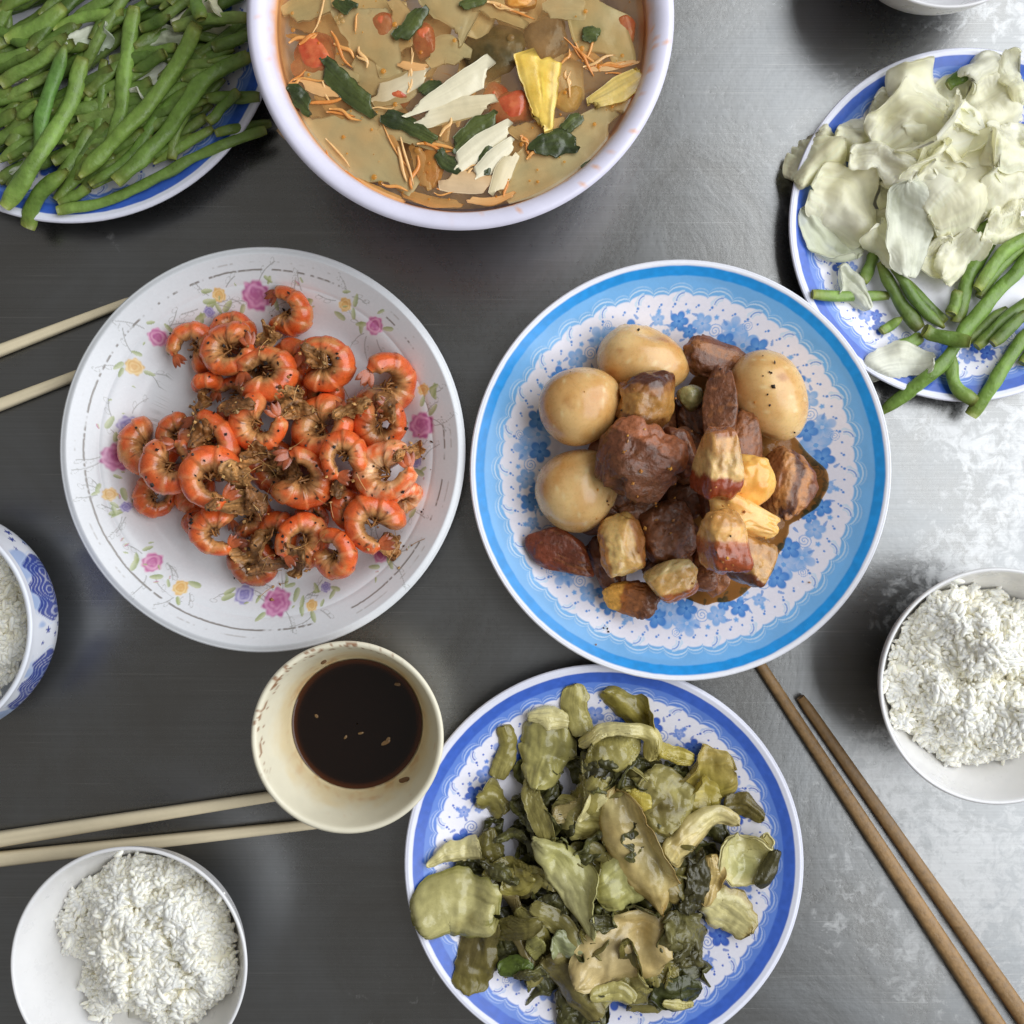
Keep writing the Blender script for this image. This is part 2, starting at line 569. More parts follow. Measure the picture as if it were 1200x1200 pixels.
def blue_print(theme):
    """colours of the printed border on a polar grid: radius fraction, angle -> rgb"""
    white = c(240, 239, 252)
    if theme == 'sky':
        out, inn, line, pet, petd, edge = c(36, 152, 232), c(122, 184, 240), c(205, 228, 250), c(122, 178, 240), c(62, 128, 215), c(240, 242, 252)
        b0, b1 = 0.936, 0.979
    else:
        out, inn, line, pet, petd, edge = c(62, 102, 200), c(98, 136, 220), c(188, 206, 244), c(96, 136, 222), c(48, 84, 190), c(232, 234, 250)
        b0, b1 = 0.912, 0.966

    def paint(r, t):
        col = np.broadcast_to(white, r.shape + (3,)).copy()
        nper = 28
        u = (t / (2 * PI) * nper) % 1.0
        big = u < 0.62
        q = np.where(big, u / 0.62, (u - 0.62) / 0.38)
        amp = np.where(big, 0.034, 0.017)
        lobe = np.sqrt(np.clip(1 - (2 * q - 1) ** 2, 0, 1))
        rb = 0.846 + 0.6 * amp * lobe
        aa = 0.004
        x = np.stack([t * 8, r * 40, 0 * r], -1)
        tone = 1 + 0.07 * vnoise(x, 3)
        col = mix(col, inn * tone[..., None], sstep(rb - aa, rb + aa, r))
        # pale outlines round the scallops
        for off, wd, st in ((0.012, 0.0032, 0.85), (0.021, 0.0026, 0.4)):
            rr = 0.842 + off + (amp + (0.006 if off > 0.015 else 0)) * lobe
            col = mix(col, line, st * (1 - sstep(wd * 0.6, wd * 1.5, abs(r - rr))))
        # blue curls inside every scallop
        tl = (q - 0.5) * np.where(big, 0.62, 0.38) * (2 * PI / nper)
        for ox, oy, rad, lo in ((-0.020, 0.828, 0.044, 0.0), (-0.020, 0.828, 0.034, -0.004), (-0.020, 0.828, 0.024, -0.008), (0.030, 0.832, 0.010, -0.02)):
            d = np.hypot((tl - ox) * 0.82, r - oy)
            ok = big & (r > oy + lo) & (tl > ox)
            col = mix(col, np.where((abs(rad - 0.034) < 1e-6), petd * 0.6 + inn * 0.4, line), ok * 0.85 * (1 - sstep(0.0018, 0.0048, abs(d - rad))))
        for dt, dr, rad, bg_ in ((0.030, 0.812, 0.0075, 1), (0.040, 0.800, 0.005, 1), (-0.036, 0.812, 0.006, 1), (0.0, 0.812, 0.007, 0), (0.012, 0.803, 0.005, 0)):
            d = np.hypot((tl - dt) * 0.82, r - dr)
            col = mix(col, petd * 0.7 + pet * 0.3, (big if bg_ else ~big) * (1 - sstep(rad * 0.6, rad * 1.15, d)))
        # flower border
        X, Y = r * np.cos(t), r * np.sin(t)

        def stamp(ad, rr, fn):
            a = math.radians(ad)
            px_, py_ = rr * math.cos(a), rr * math.sin(a)
            m = (abs(X - px_) < 0.13) & (abs(Y - py_) < 0.13)
            if not m.any():
                return
            dx, dy = X[m] - px_, Y[m] - py_
            lx, ly = -dx * math.sin(a) + dy * math.cos(a), dx * math.cos(a) + dy * math.sin(a)
            col[m] = fn(col[m], lx, ly)

        def flower(size, rot, a, b, strength=1.0):
            def fn(cc, lx, ly):
                d, th = np.hypot(lx, ly), np.arctan2(ly, lx) + rot
                edge_ = 1.12 * size * (0.58 + 0.42 * np.abs(np.cos(2.5 * th)) ** 0.7)
                k = 1 - sstep(edge_ - 0.006, edge_ + 0.004, d)
                shade = sstep(0, 1, d / size) * 0.75 + 0.25 * (np.abs(np.cos(2.5 * th)) < 0.45)
                shade = np.where(d < size * 0.16, 1.0, shade)
                return mix(cc, mix(np.broadcast_to(a, cc.shape), b, np.clip(shade, 0, 1)), k * strength)
            return fn

        def spiral(size, sgn):
            def fn(cc, lx, ly):
                d, th = np.hypot(lx, ly), np.arctan2(ly, sgn * lx)
                f = (d / (size / 2.6) - th / (2 * PI)) % 1.0
                k = (1 - sstep(0.10, 0.22, np.minimum(f, 1 - f))) * (d < size)
                return mix(cc, pet * 0.7 + petd * 0.3, 0.8 * k)
            return fn

        def leaf_(size, rot):
            def fn(cc, lx, ly):
                a_ = lx * math.cos(rot) + ly * math.sin(rot)
                b_ = -lx * math.sin(rot) + ly * math.cos(rot)
                k = 1 - sstep(0.75, 1.1, (a_ / size) ** 2 + (b_ / (size * 0.42)) ** 2 * np.maximum(1.2 + a_ / size, 0.3))
                return mix(cc, petd * 0.6 + pet * 0.4, 0.75 * k)
            return fn

        def stem(size, rot):
            def fn(cc, lx, ly):
                a_ = lx * math.cos(rot) + ly * math.sin(rot)
                b_ = -lx * math.sin(rot) + ly * math.cos(rot)
                k = (1 - sstep(0.002, 0.0045, abs(b_ - 6 * (a_ * a_ - size * size * 0.3)))) * (abs(a_) < size)
                return mix(cc, pet, 0.7 * k)
            return fn

        soft = pet * 0.55 + white * 0.45
        R_ = np.random.default_rng(11)
        nc = 7
        for i in range(nc):
            a0 = 55 + i * 360.0 / nc
            stamp(a0 - 1, 0.700, flower(0.070, 0.3 + i, soft, pet))
            stamp(a0 + 5.2, 0.745, flower(0.058, 1.1, pet, soft))
            stamp(a0 + 5.8, 0.675, flower(0.050, 2.0 + i, pet, petd))
            stamp(a0 - 6.6, 0.720, flower(0.052, 0.7, pet, petd))
            stamp(a0 - 5.0, 0.655, flower(0.036, 0.2, soft, pet))
            stamp(a0 + 11.5, 0.715, spiral(0.036, 1))
            stamp(a0 - 12, 0.690, spiral(0.040, -1))
            stamp(a0 + 1, 0.785, spiral(0.026, -1))
            stamp(a0 + 17.0, 0.735, flower(0.046, 0.2 + i, soft, pet))
            stamp(a0 + 21.5, 0.690, flower(0.034, 0.9, pet, petd))
            stamp(a0 + 26, 0.735, flower(0.044, 1.9 + i, pet, petd))
            stamp(a0 + 31, 0.68, flower(0.022, 0.4, soft, pet))
            stamp(a0 - 17.5, 0.748, flower(0.030, 0.9, soft, pet))
            stamp(a0 + 33.5, 0.735, stem(0.06, 0.5))
            for dd, rr, sz, ro in ((9, .765, .018, .6), (14, .66, .018, 2), (-9.5, .78, .017, 1), (-15, .73, .016, 2.4), (20.5, .77, .017, .2), (29, .77, .016, 1.4), (24, .65, .015, 2.9), (30, .715, .013, .5)):
                stamp(a0 + dd, rr, leaf_(sz, ro))
            for dd, rr in ((12.5, .775), (23, .78), (28.5, .70), (-18, .785)):
                stamp(a0 + dd, rr, flower(0.012, 0, pet, pet))
        # outer bands
        wob = 0.002 * vnoise(np.stack([t * 25, 0 * r, 0 * r], -1), 9)
        tone2 = 1 + 0.10 * vnoise(np.stack([t * 40, r * 60, 0 * r], -1), 5)
        col = mix(col, out * tone2[..., None], sstep(b0 - 0.004, b0 + 0.004, r + wob))
        col = mix(col, edge, sstep(b1 - 0.003, b1 + 0.003, r + wob * 0.5))
        return col
    return paint


def floral_print():
    white = c(226, 229, 234)
    cx, cy, R0 = 308.0, 527.0, 236.0

    def paint(r, t):
        col = np.broadcast_to(white, r.shape + (3,)).copy()
        X, Y = r * np.cos(t), r * np.sin(t)
        # worn gold line near the lip
        ns = vnoise(np.stack([np.cos(t) * 9, np.sin(t) * 9, 0 * t], -1), 4) + 0.6 * vnoise(np.stack([np.cos(t) * 60, np.sin(t) * 60, 0 * t], -1), 8)
        leftish = 0.25 - 0.55 * np.cos(t - 0.4)
        k = (1 - sstep(0.0025, 0.0055, abs(r - 0.900 - 0.002 * ns))) * sstep(-0.2, 0.25, ns + leftish)
        col = mix(col, c(120, 112, 104), 0.85 * k)
        k = (1 - sstep(0.002, 0.005, abs(r - 0.935))) * sstep(0.2, 0.7, ns)
        col = mix(col, c(170, 165, 160), 0.5 * k)
        q = np.random.default_rng(5)

        def region(px_, py_, rad):
            ox, oy = (px_ - cx) / R0, -(py_ - cy) / R0
            m = (abs(X - ox) < rad) & (abs(Y - oy) < rad)
            return m, X[m] - ox, Y[m] - oy

        def twig(px_, py_, n, rad):
            for _ in range(n):
                a = q.uniform(0, 2 * PI)
                ln = rad * q.uniform(0.6, 1.2)
                ox, oy = px_ + 0.6 * rad * math.cos(a), py_ + 0.6 * rad * math.sin(a)
                m, dx, dy = region(ox, oy, 0.14)
                if not m.any():
                    continue
                b = a + q.uniform(-0.8, 0.8)
                u, v = dx * math.cos(b) - dy * math.sin(b), dx * math.sin(b) + dy * math.cos(b)
                lnn = ln / R0
                bend = q.uniform(-9, 9)
                k = (1 - sstep(0.0012, 0.0036, abs(v - bend * u * u))) * (u > 0) * (u < lnn)
                col[m] = mix(col[m], c(150, 150, 148), 0.7 * k)
                for s_ in (0.5, 0.95):
                    uu, vv = u - lnn * s_, v - bend * (lnn * s_) ** 2
                    d = (uu / 0.020) ** 2 + ((vv - 0.010) / 0.009) ** 2
                    k = 1 - sstep(0.10, 0.30, abs(d - 0.8))
                    col[m] = mix(col[m], c(158, 160, 156), 0.5 * k)

        def leaf_(px_, py_, size, rot, cc=None):
            m, dx, dy = region(px_, py_, size / R0 * 1.6)
            if not m.any():
                return
            u, v = (dx * math.cos(rot) + dy * math.sin(rot)) * R0 / size, (-dx * math.sin(rot) + dy * math.cos(rot)) * R0 / size
            k = 1 - sstep(0.8, 1.05, u * u + (v / 0.42) ** 2 * np.maximum(1.15 + 0.5 * u, 0.4))
            base = c(150, 165, 105) if cc is None else cc
            col[m] = mix(col[m], mix(np.broadcast_to(base, col[m].shape), c(196, 204, 160), sstep(-0.3, 0.3, v)), 0.85 * k)

        def bloom(px_, py_, rad, dark, light, petals, asp=1.0):
            m, dx, dy = region(px_, py_, rad / R0 * 1.5)
            if not m.any():
                return
            d = np.hypot(dx, dy * asp) * R0 / rad
            th = np.arctan2(dy, dx)
            ph = q.uniform(0, 6)
            ed = 0.90 + 0.06 * np.cos(petals * th + ph) + 0.05 * np.cos((petals + 4) * th)
            k = 1 - sstep(ed - 0.16, ed + 0.08, d)
            rings = 0.5 + 0.5 * np.cos(d * 17 + 0.9 * np.cos((petals - 2) * th + ph + d * 6) + ph)
            ns_ = vnoise(np.stack([dx * 60, dy * 60, 0 * dx], -1), 2)
            sh = np.clip(0.15 + 0.6 * rings * sstep(0.05, 0.5, d) + 0.28 * ns_, 0, 1)
            col[m] = mix(col[m], mix(np.broadcast_to(dark, col[m].shape), light, sh), 0.92 * k)

        pink = (c(176, 72, 140), c(226, 160, 200))
        yel = (c(222, 170, 84), c(246, 220, 160))
        pur = (c(128, 120, 186), c(206, 202, 232))
        big = [(295, 342, 19), (127, 535, 18), (319, 708, 19), (492, 497, 18)]
        sml = [(178, 392, 12), (437, 379, 12), (172, 660, 13), (443, 651, 11)]
        yl = [(252, 342, 9), (150, 427, 11), (402, 354, 9), (495, 455, 8), (122, 579, 9), (206, 690, 10), (362, 711, 8), (475, 590, 8)]
        pu = [(140, 497, 14), (279, 699, 13), (238, 361, 7), (139, 594, 7), (377, 690, 7), (345, 348, 7), (485, 540, 8)]
        for x_, y_, r_ in big + sml + yl + pu:
            twig(x_, y_, 4 if r_ > 10 else 3, 26 if r_ > 10 else 20)
            for _ in range(4):
                a = q.uniform(0, 2 * PI)
                leaf_(x_ + (r_ + 5) * math.cos(a), y_ + (r_ + 5) * math.sin(a), q.uniform(5, 9), q.uniform(0, 6.28))
        for x_, y_, r_ in big:
            bloom(x_, y_, r_, *pink, 7)
        for x_, y_, r_ in sml:
            bloom(x_, y_, r_, c(190, 80, 150), c(238, 180, 210), 5)
        for x_, y_, r_ in yl:
            bloom(x_, y_, r_, *yel, 5)
        for x_, y_, r_ in pu:
            bloom(x_, y_, r_, *pur, 6)
        for _ in range(34):
            a, rr = q.uniform(0, 2 * PI), q.uniform(0.74, 0.88) * R0
            leaf_(cx + rr * math.cos(a), cy + rr * math.sin(a), q.uniform(2, 3.5), q.uniform(0, 6), c(200, 110, 160) if q.random() < 0.5 else None)
        return col
    return paint


def plate_mesh(name, depth, paint, r0, well, base, exp=1.35, lip=None, nt=BLUE_N, nr=120):
    """plate of radius 1 scaled later; dense only where it is printed"""
    rr = np.r_[np.linspace(0.0005, r0, 14)[:-1], np.linspace(r0, 0.9995, nr)]
    R = None
    zf = lip
    t = np.linspace(0, 2 * PI, nt, endpoint=False)
    r2 = rr[:, None] + 0 * t
    t2 = t + 0 * rr[:, None]
    z = zf(r2)
    Vt = np.stack([r2 * np.cos(t2), r2 * np.sin(t2), z], -1).reshape(-1, 3)
    ct = paint(r2, t2).reshape(-1, 3)
    ft = grid_faces(len(rr), nt, False, True)
    # rounded lip and underside: coarser ring stitched by sharing the lip ring
    und = [(1.006, -0.004), (1.007, -0.013), (1.0, -0.022), (0.97, -0.040), (0.85, None), (0.7, None), (0.62, None), (0.60, 'f'), (0.57, 'f'), (0.55, None), (0.3, None), (0.001, None)]
    pu = []
    for r_, d in und:
        if d is None:
            pu.append((r_, max(zf(np.array(r_)) - 0.028, 0.012)))
        elif d == 'f':
            pu.append((r_, 0.0))
        else:
            pu.append((r_, zf(np.array(min(r_, 1.0))) + d))
    pu = np.array([[0.9995, float(zf(np.array(0.9995)))]] + [list(map(float, p)) for p in pu])
    nb = 130
    tb_ = np.linspace(0, 2 * PI, nb, endpoint=False)
    Vb = np.stack([pu[:, 0][:, None] * np.cos(tb_), pu[:, 0][:, None] * np.sin(tb_), pu[:, 1][:, None] + 0 * tb_], -1).reshape(-1, 3)
    fb = grid_faces(len(pu), nb, False, True)[:, ::-1]
    cb = np.broadcast_to(ct[-1], (len(Vb), 3))
    V = np.vstack([Vt, Vb])
    Fq = np.vstack([ft[:, ::-1], fb + len(Vt)])
    me_o = make(name, V, Fq, M['print'], None, np.vstack([ct, cb]))
    return me_o


def blue_lip(R, depth):
    def z(r):
        q = np.clip((r - 0.56) / 0.44, 0, 1)
        return (0.0045 + (depth - 0.0045) * (q ** 1.25)) / R - 0.02 * sstep(0.985, 1.0, r) * 0.3
    return z


def floral_lip(R, depth):
    def z(r):
        a = sstep(0.66, 0.86, r) * 0.55
        b_ = np.clip((r - 0.84) / 0.13, 0, 1) * 0.45
        drop = 0.05 * sstep(0.965, 1.0, r) ** 1.5
        return (0.0045 + (depth - 0.0045) * (a + b_ - drop)) / R
    return z


plates = {}


def place_plate(key, o, px_, py_, Rpx, zr, rot=0.0):
    x, y = P(px_, py_, zr)
    R = S(Rpx, zr)
    o.location = (x, y, 0)
    o.scale = (R, R, R)
    o.rotation_euler = (0, 0, math.radians(rot))
    plates[key] = (x, y, R)
    return o


# pork plate (sky blue border), floral plate, and three royal blue plates that share a mesh
o = plate_mesh('dinner_plate', 0, blue_print('sky'), 0.58, 0, 0, lip=blue_lip(0.112, 0.028))
place_plate('pork', o, 798, 551, 246, 0.028, 8)
tag(o, 'white melamine plate with bright sky blue border holding braised pork and eggs', 'plate', 'melamine plates')

o = plate_mesh('dinner_plate', 0, floral_print(), 0.66, 0, 0, lip=floral_lip(0.1084, 0.024), nr=110)
place_plate('shrimp', o, 308, 527, 236, 0.022, 0)
tag(o, 'off-white plate with pink rose print and worn gold line under the fried shrimp', 'plate', 'melamine plates')

royal = plate_mesh('dinner_plate', 0, blue_print('royal'), 0.58, 0, 0, lip=blue_lip(0.1076, 0.019))
place_plate('pickle', royal, 708, 1013, 233, 0.019, 21)
tag(royal, 'white plate with royal blue border heaped with pickled mustard greens', 'plate', 'melamine plates')
o = royal.copy()
COL.objects.link(o)
place_plate('cabbage', o, 1134, 262, 207, 0.018, 47)
tag(o, 'white plate with royal blue border holding pale cabbage above green beans', 'plate', 'melamine plates')
o = royal.copy()
COL.objects.link(o)
place_plate('beans', o, 80, 13, 246, 0.020, 5)
tag(o, 'royal blue bordered plate buried under a heap of long green beans', 'plate', 'melamine plates')


def plate_hm(key, lip):
    x, y, R = plates[key]
    return HM(x, y, R * 1.25, lambda r: np.where(r <= R * 1.005, lip(np.minimum(r / R, 1.0)) * R, 0.0))


hm_pork = plate_hm('pork', blue_lip(0.112, 0.028))
hm_shrimp = plate_hm('shrimp', floral_lip(0.1084, 0.024))
hm_pickle = plate_hm('pickle', blue_lip(0.1076, 0.019))
hm_cab = plate_hm('cabbage', blue_lip(0.1076, 0.019))
hm_bean = plate_hm('beans', blue_lip(0.1076, 0.019))


# ------------------------------------------------------------------ bowls
def bowl(name, px_, py_, zr, Rpx, inner, outer, mat, label, group=None, colfun=None, nt=160, cat='bowl', npr=40):
    x, y = P(px_, py_, zr)
    R = S(Rpx, zr)
    op = np.array([(a * R, b * zr) for a, b in outer])
    ip = np.array([(a * R, b * zr) for a, b in inner])
    lip = op[-1], ip[0]
    body = fine(op, npr)
    ins = fine(ip, 40)
    mid = (body[-1] + ins[0]) / 2 + np.array([0, 0.0008])
    prof = np.vstack([[[0.0005, 0.004]], [[op[0][0] * 0.9, 0.004]], [[op[0][0] * 0.92, 0.0]], body, mid[None], ins])
    o = revolve(name, prof[::-1], x, y, mat, nt, colfun)
    tag(o, label, cat, group)
    return o, x, y, R


RICE_OUT = [(0.44, 0.0), (0.45, 0.09), (0.52, 0.14), (0.74, 0.36), (0.90, 0.66), (0.985, 0.94), (1.0, 1.0)]
RICE_IN = [(0.968, 1.0), (0.952, 0.95), (0.87, 0.68), (0.71, 0.40), (0.45, 0.20), (0.2, 0.14), (0.005, 0.13)]
b1, rbx, rby, rbR = bowl('rice_bowl', 1169, 804, 0.056, 139, RICE_IN, RICE_OUT, M['white'], 'white rice bowl standing beside the brown wooden chopsticks', 'rice bowls')
b2, blx, bly, blR = bowl('rice_bowl', 151, 1131, 0.056, 139, RICE_IN, RICE_OUT, M['white'], 'white rice bowl standing over the pale chopsticks near the sauce bowl', 'rice bowls')
b4, tx_, ty_, tR = bowl('rice_bowl', 1112, -116, 0.056, 126, RICE_IN, RICE_OUT, M['white'], 'white bowl mostly out of sight beyond the plate of cabbage', 'rice bowls')

LEFT_OUT = [(0.55, 0.0), (0.56, 0.08), (0.70, 0.12), (0.92, 0.30), (1.005, 0.52), (1.01, 0.75), (1.0, 0.95), (1.0, 1.0)]
LEFT_IN = [(0.955, 1.0), (0.95, 0.94), (0.94, 0.74), (0.92, 0.52), (0.80, 0.30), (0.5, 0.16), (0.005, 0.13)]


def porcelain(r, t, z):
    zz = z / 0.058
    col = np.broadcast_to(c(226, 230, 240), r.shape + (3,)).copy()
    R_ = 0.0594
    outer = (r > 0.97 * R_) & (zz < 0.93)
    a = t * 4.0
    x = np.stack([np.cos(t) * 6, np.sin(t) * 6, zz * 3], -1)
    big = fbm(x * 0.8, 31)
    med = vnoise(np.stack([np.cos(t) * 22, np.sin(t) * 22, zz * 7], -1), 12)
    fine_ = vnoise(np.stack([np.cos(t) * 70, np.sin(t) * 70, zz * 20], -1), 22)
    wash = sstep(0.0, 0.15, big) * outer
    col = mix(col, c(150, 176, 222), 0.8 * wash)
    # lobed dark panels, small sprigs between them
    yy = (zz - 0.60) / 0.30
    tt = (t * 180 / PI + 12) % 62 - 31
    lob = (tt / 19) ** 2 + (yy * (1.0 - 0.25 * np.cos(tt * 0.5))) ** 2
    pan = (1 - sstep(0.85, 0.97, lob)) * outer
    curl_ = np.abs(np.sin(6.0 * np.sqrt(lob + 0.02) * 2.2 + 2.2 * np.sin(tt * 0.55) + yy * 4))
    col = mix(col, c(48, 66, 150), pan * (0.95 - 0.45 * (curl_ > 0.9)))
    col = mix(col, c(190, 206, 236), 0.6 * (1 - sstep(0.02, 0.06, abs(lob - 1.05))) * outer)
    for dt, dy, sz in ((-29, 0.1, 2.4), (-26, -0.35, 1.8), (28, 0.35, 2.2), (25, -0.2, 1.6), (-24.5, 0.45, 1.5), (30, -0.5, 2.0), (22, 0.62, 1.4)):
        d = np.hypot(tt - dt, (yy - dy) * 12)
        th_ = np.arctan2((yy - dy) * 12, tt - dt)
        col = mix(col, c(52, 68, 152), (1 - sstep(0.8, 1.05, d / (sz * (0.7 + 0.3 * np.cos(5 * th_))))) * outer)
    return col


b3, lbx, lby, lbR = bowl('rice_bowl', -100, 735, 0.058, 138, LEFT_IN, LEFT_OUT, M['print'], 'blue and white patterned porcelain bowl of rice', 'rice bowls', porcelain, nt=520, npr=110)


# soup bowl
SO_OUT = [(0.45, 0.0), (0.46, 0.06), (0.55, 0.10), (0.76, 0.34), (0.90, 0.66), (0.965, 0.90), (0.995, 0.975), (1.0, 1.0)]
SO_IN = [(0.945, 1.002), (0.918, 0.985), (0.900, 0.93), (0.865, 0.80), (0.80, 0.60), (0.66, 0.36), (0.40, 0.16), (0.005, 0.12)]


def soupcol(r, t, z):
    col = np.broadcast_to(c(228, 226, 246), r.shape + (3,)).copy()
    x = np.stack([np.cos(t) * r * 900, np.sin(t) * r * 900, z * 900], -1)
    sp = vnoise(x * 0.8, 6)
    region = sstep(-0.2, 0.4, vnoise(np.stack([np.cos(t) * 2.5, np.sin(t) * 2.5, 0 * t], -1), 77))
    inner = (r < 0.1026 * 0.995)
    col = mix(col, c(240, 170, 110), 0.75 * sstep(0.62, 0.72, sp) * region * inner)
    near = sstep(0.0775, 0.0745, z) * sstep(0.064, 0.071, z) * inner
    x2 = vnoise(np.stack([np.cos(t) * 30, np.sin(t) * 30, 0 * t], -1), 70)
    col = mix(col, c(232, 160, 84), np.clip(near + 0.5 * sstep(0.081, 0.075, z + 0.002 * x2) * sstep(0.064, 0.071, z) * inner, 0, 0.9))
    return col


b5, sbx, sby, sbR = bowl('soup_bowl', 539.5, 19.5, 0.085, 250.5, SO_IN, SO_OUT, M['stained'], 'large lilac white melamine bowl full of clear sour vegetable soup', None, soupcol, nt=300)

# sauce bowl
SA_OUT = [(0.50, 0.0), (0.51, 0.08), (0.60, 0.12), (0.78, 0.40), (0.92, 0.78), (0.99, 0.96), (1.0, 1.0)]
SA_IN = [(0.945, 1.0), (0.925, 0.95), (0.86, 0.72), (0.77, 0.42), (0.70, 0.27), (0.5, 0.14), (0.005, 0.12)]


def saucecol(r, t, z):
    col = np.broadcast_to(c(232, 226, 204), r.shape + (3,)).copy()
    x = np.stack([np.cos(t) * r * 160, np.sin(t) * r * 160, z * 160], -1)
    n1 = fbm(x, 41)
    inner = (r < 0.0493 * 0.93)
    wet = inner * sstep(0.040, 0.018, z + 0.010 * n1)
    col = mix(col, c(226, 204, 156), 0.75 * wet)
    col = mix(col, c(206, 160, 100), 0.6 * inner * sstep(0.45, 0.9, n1 + 0.5 * wet))
    n2 = vnoise(x * 3.2, 15)
    rimz = (z > 0.042) * sstep(-0.1, -0.5, np.cos(t + 0.9)) * (r < 0.0493 * 0.985)
    col = mix(col, c(140, 84, 40), 0.85 * rimz * sstep(0.38, 0.5, n2 + 0.25 * n1))
    return col


b6, sax, say, saR = bowl('sauce_bowl', 407, 864, 0.050, 113, SA_IN, SA_OUT, M['stained'], 'small cream bowl of dark soy dipping sauce with dried drips', None, saucecol, nt=260)

# the sauce itself
m, nt_, b_ = new_mat('soy_sauce')
at = N(nt_, 'ShaderNodeAttribute', attribute_name='Col')
L(nt_, at.outputs['Color'], b_.inputs['Base Color'])
b_.inputs['Roughness'].default_value = 0.06
b_.inputs['Specular IOR Level'].default_value = 0.4
M['soy'] = m


def disk(name, x, y, z, R, mat, col=None, nr=24, nt=120, thick=0.004, zf=None):
    rr = np.linspace(0.0005, R, nr)
    t = np.linspace(0, 2 * PI, nt, endpoint=False)
    zz = np.full((nr, nt), z)
    zz += (0.0007 * sstep(R * 0.95, R, rr))[:, None]
    if zf is not None:
        zz += zf(rr[:, None] * np.cos(t), rr[:, None] * np.sin(t))
    V = np.stack([x + rr[:, None] * np.cos(t), y + rr[:, None] * np.sin(t), zz], -1).reshape(-1, 3)
    cc = None if col is None else col(rr[:, None] + 0 * t, t + 0 * rr[:, None]).reshape(-1, 3)
    f = grid_faces(nr, nt, False, True)
    return make(name, V, f, mat, None, cc)


zs = 0.0150
o = disk('dipping_sauce', sax, say, zs, 0.0352, M['soy'], lambda r, t: mix(np.broadcast_to(c(22, 13, 10), r.shape + (3,)), c(84, 44, 18), sstep(0.0315, 0.0352, r) * 0.75))
tag(o, 'pool of near-black soy sauce inside the small cream bowl', 'sauce')

# ------------------------------------------------------------------ soft pieces: leaves, slices, strips
def fold_sheet(A, p0, n2, angle, rad):
    """bend a sheet over a crease: what lies beyond the line through p0 turns up and over by angle"""
    sdist = (A[..., 0] - p0[0]) * n2[0] + (A[..., 1] - p0[1]) * n2[1]
    a = np.clip(sdist / rad, 0, angle)
    rest = np.maximum(sdist - angle * rad, 0)
    h0 = A[..., 2] * (sdist > 0)
    s_new = np.where(sdist > 0, rad * np.sin(a) + rest * np.cos(a) - h0 * np.sin(a), sdist)
    z_new = np.where(sdist > 0, rad * (1 - np.cos(a)) + rest * np.sin(a) + h0 * np.cos(a), A[..., 2])
    out = A.copy()
    out[..., 0] += (s_new - sdist) * n2[0]
    out[..., 1] += (s_new - sdist) * n2[1]
    out[..., 2] = z_new
    return out


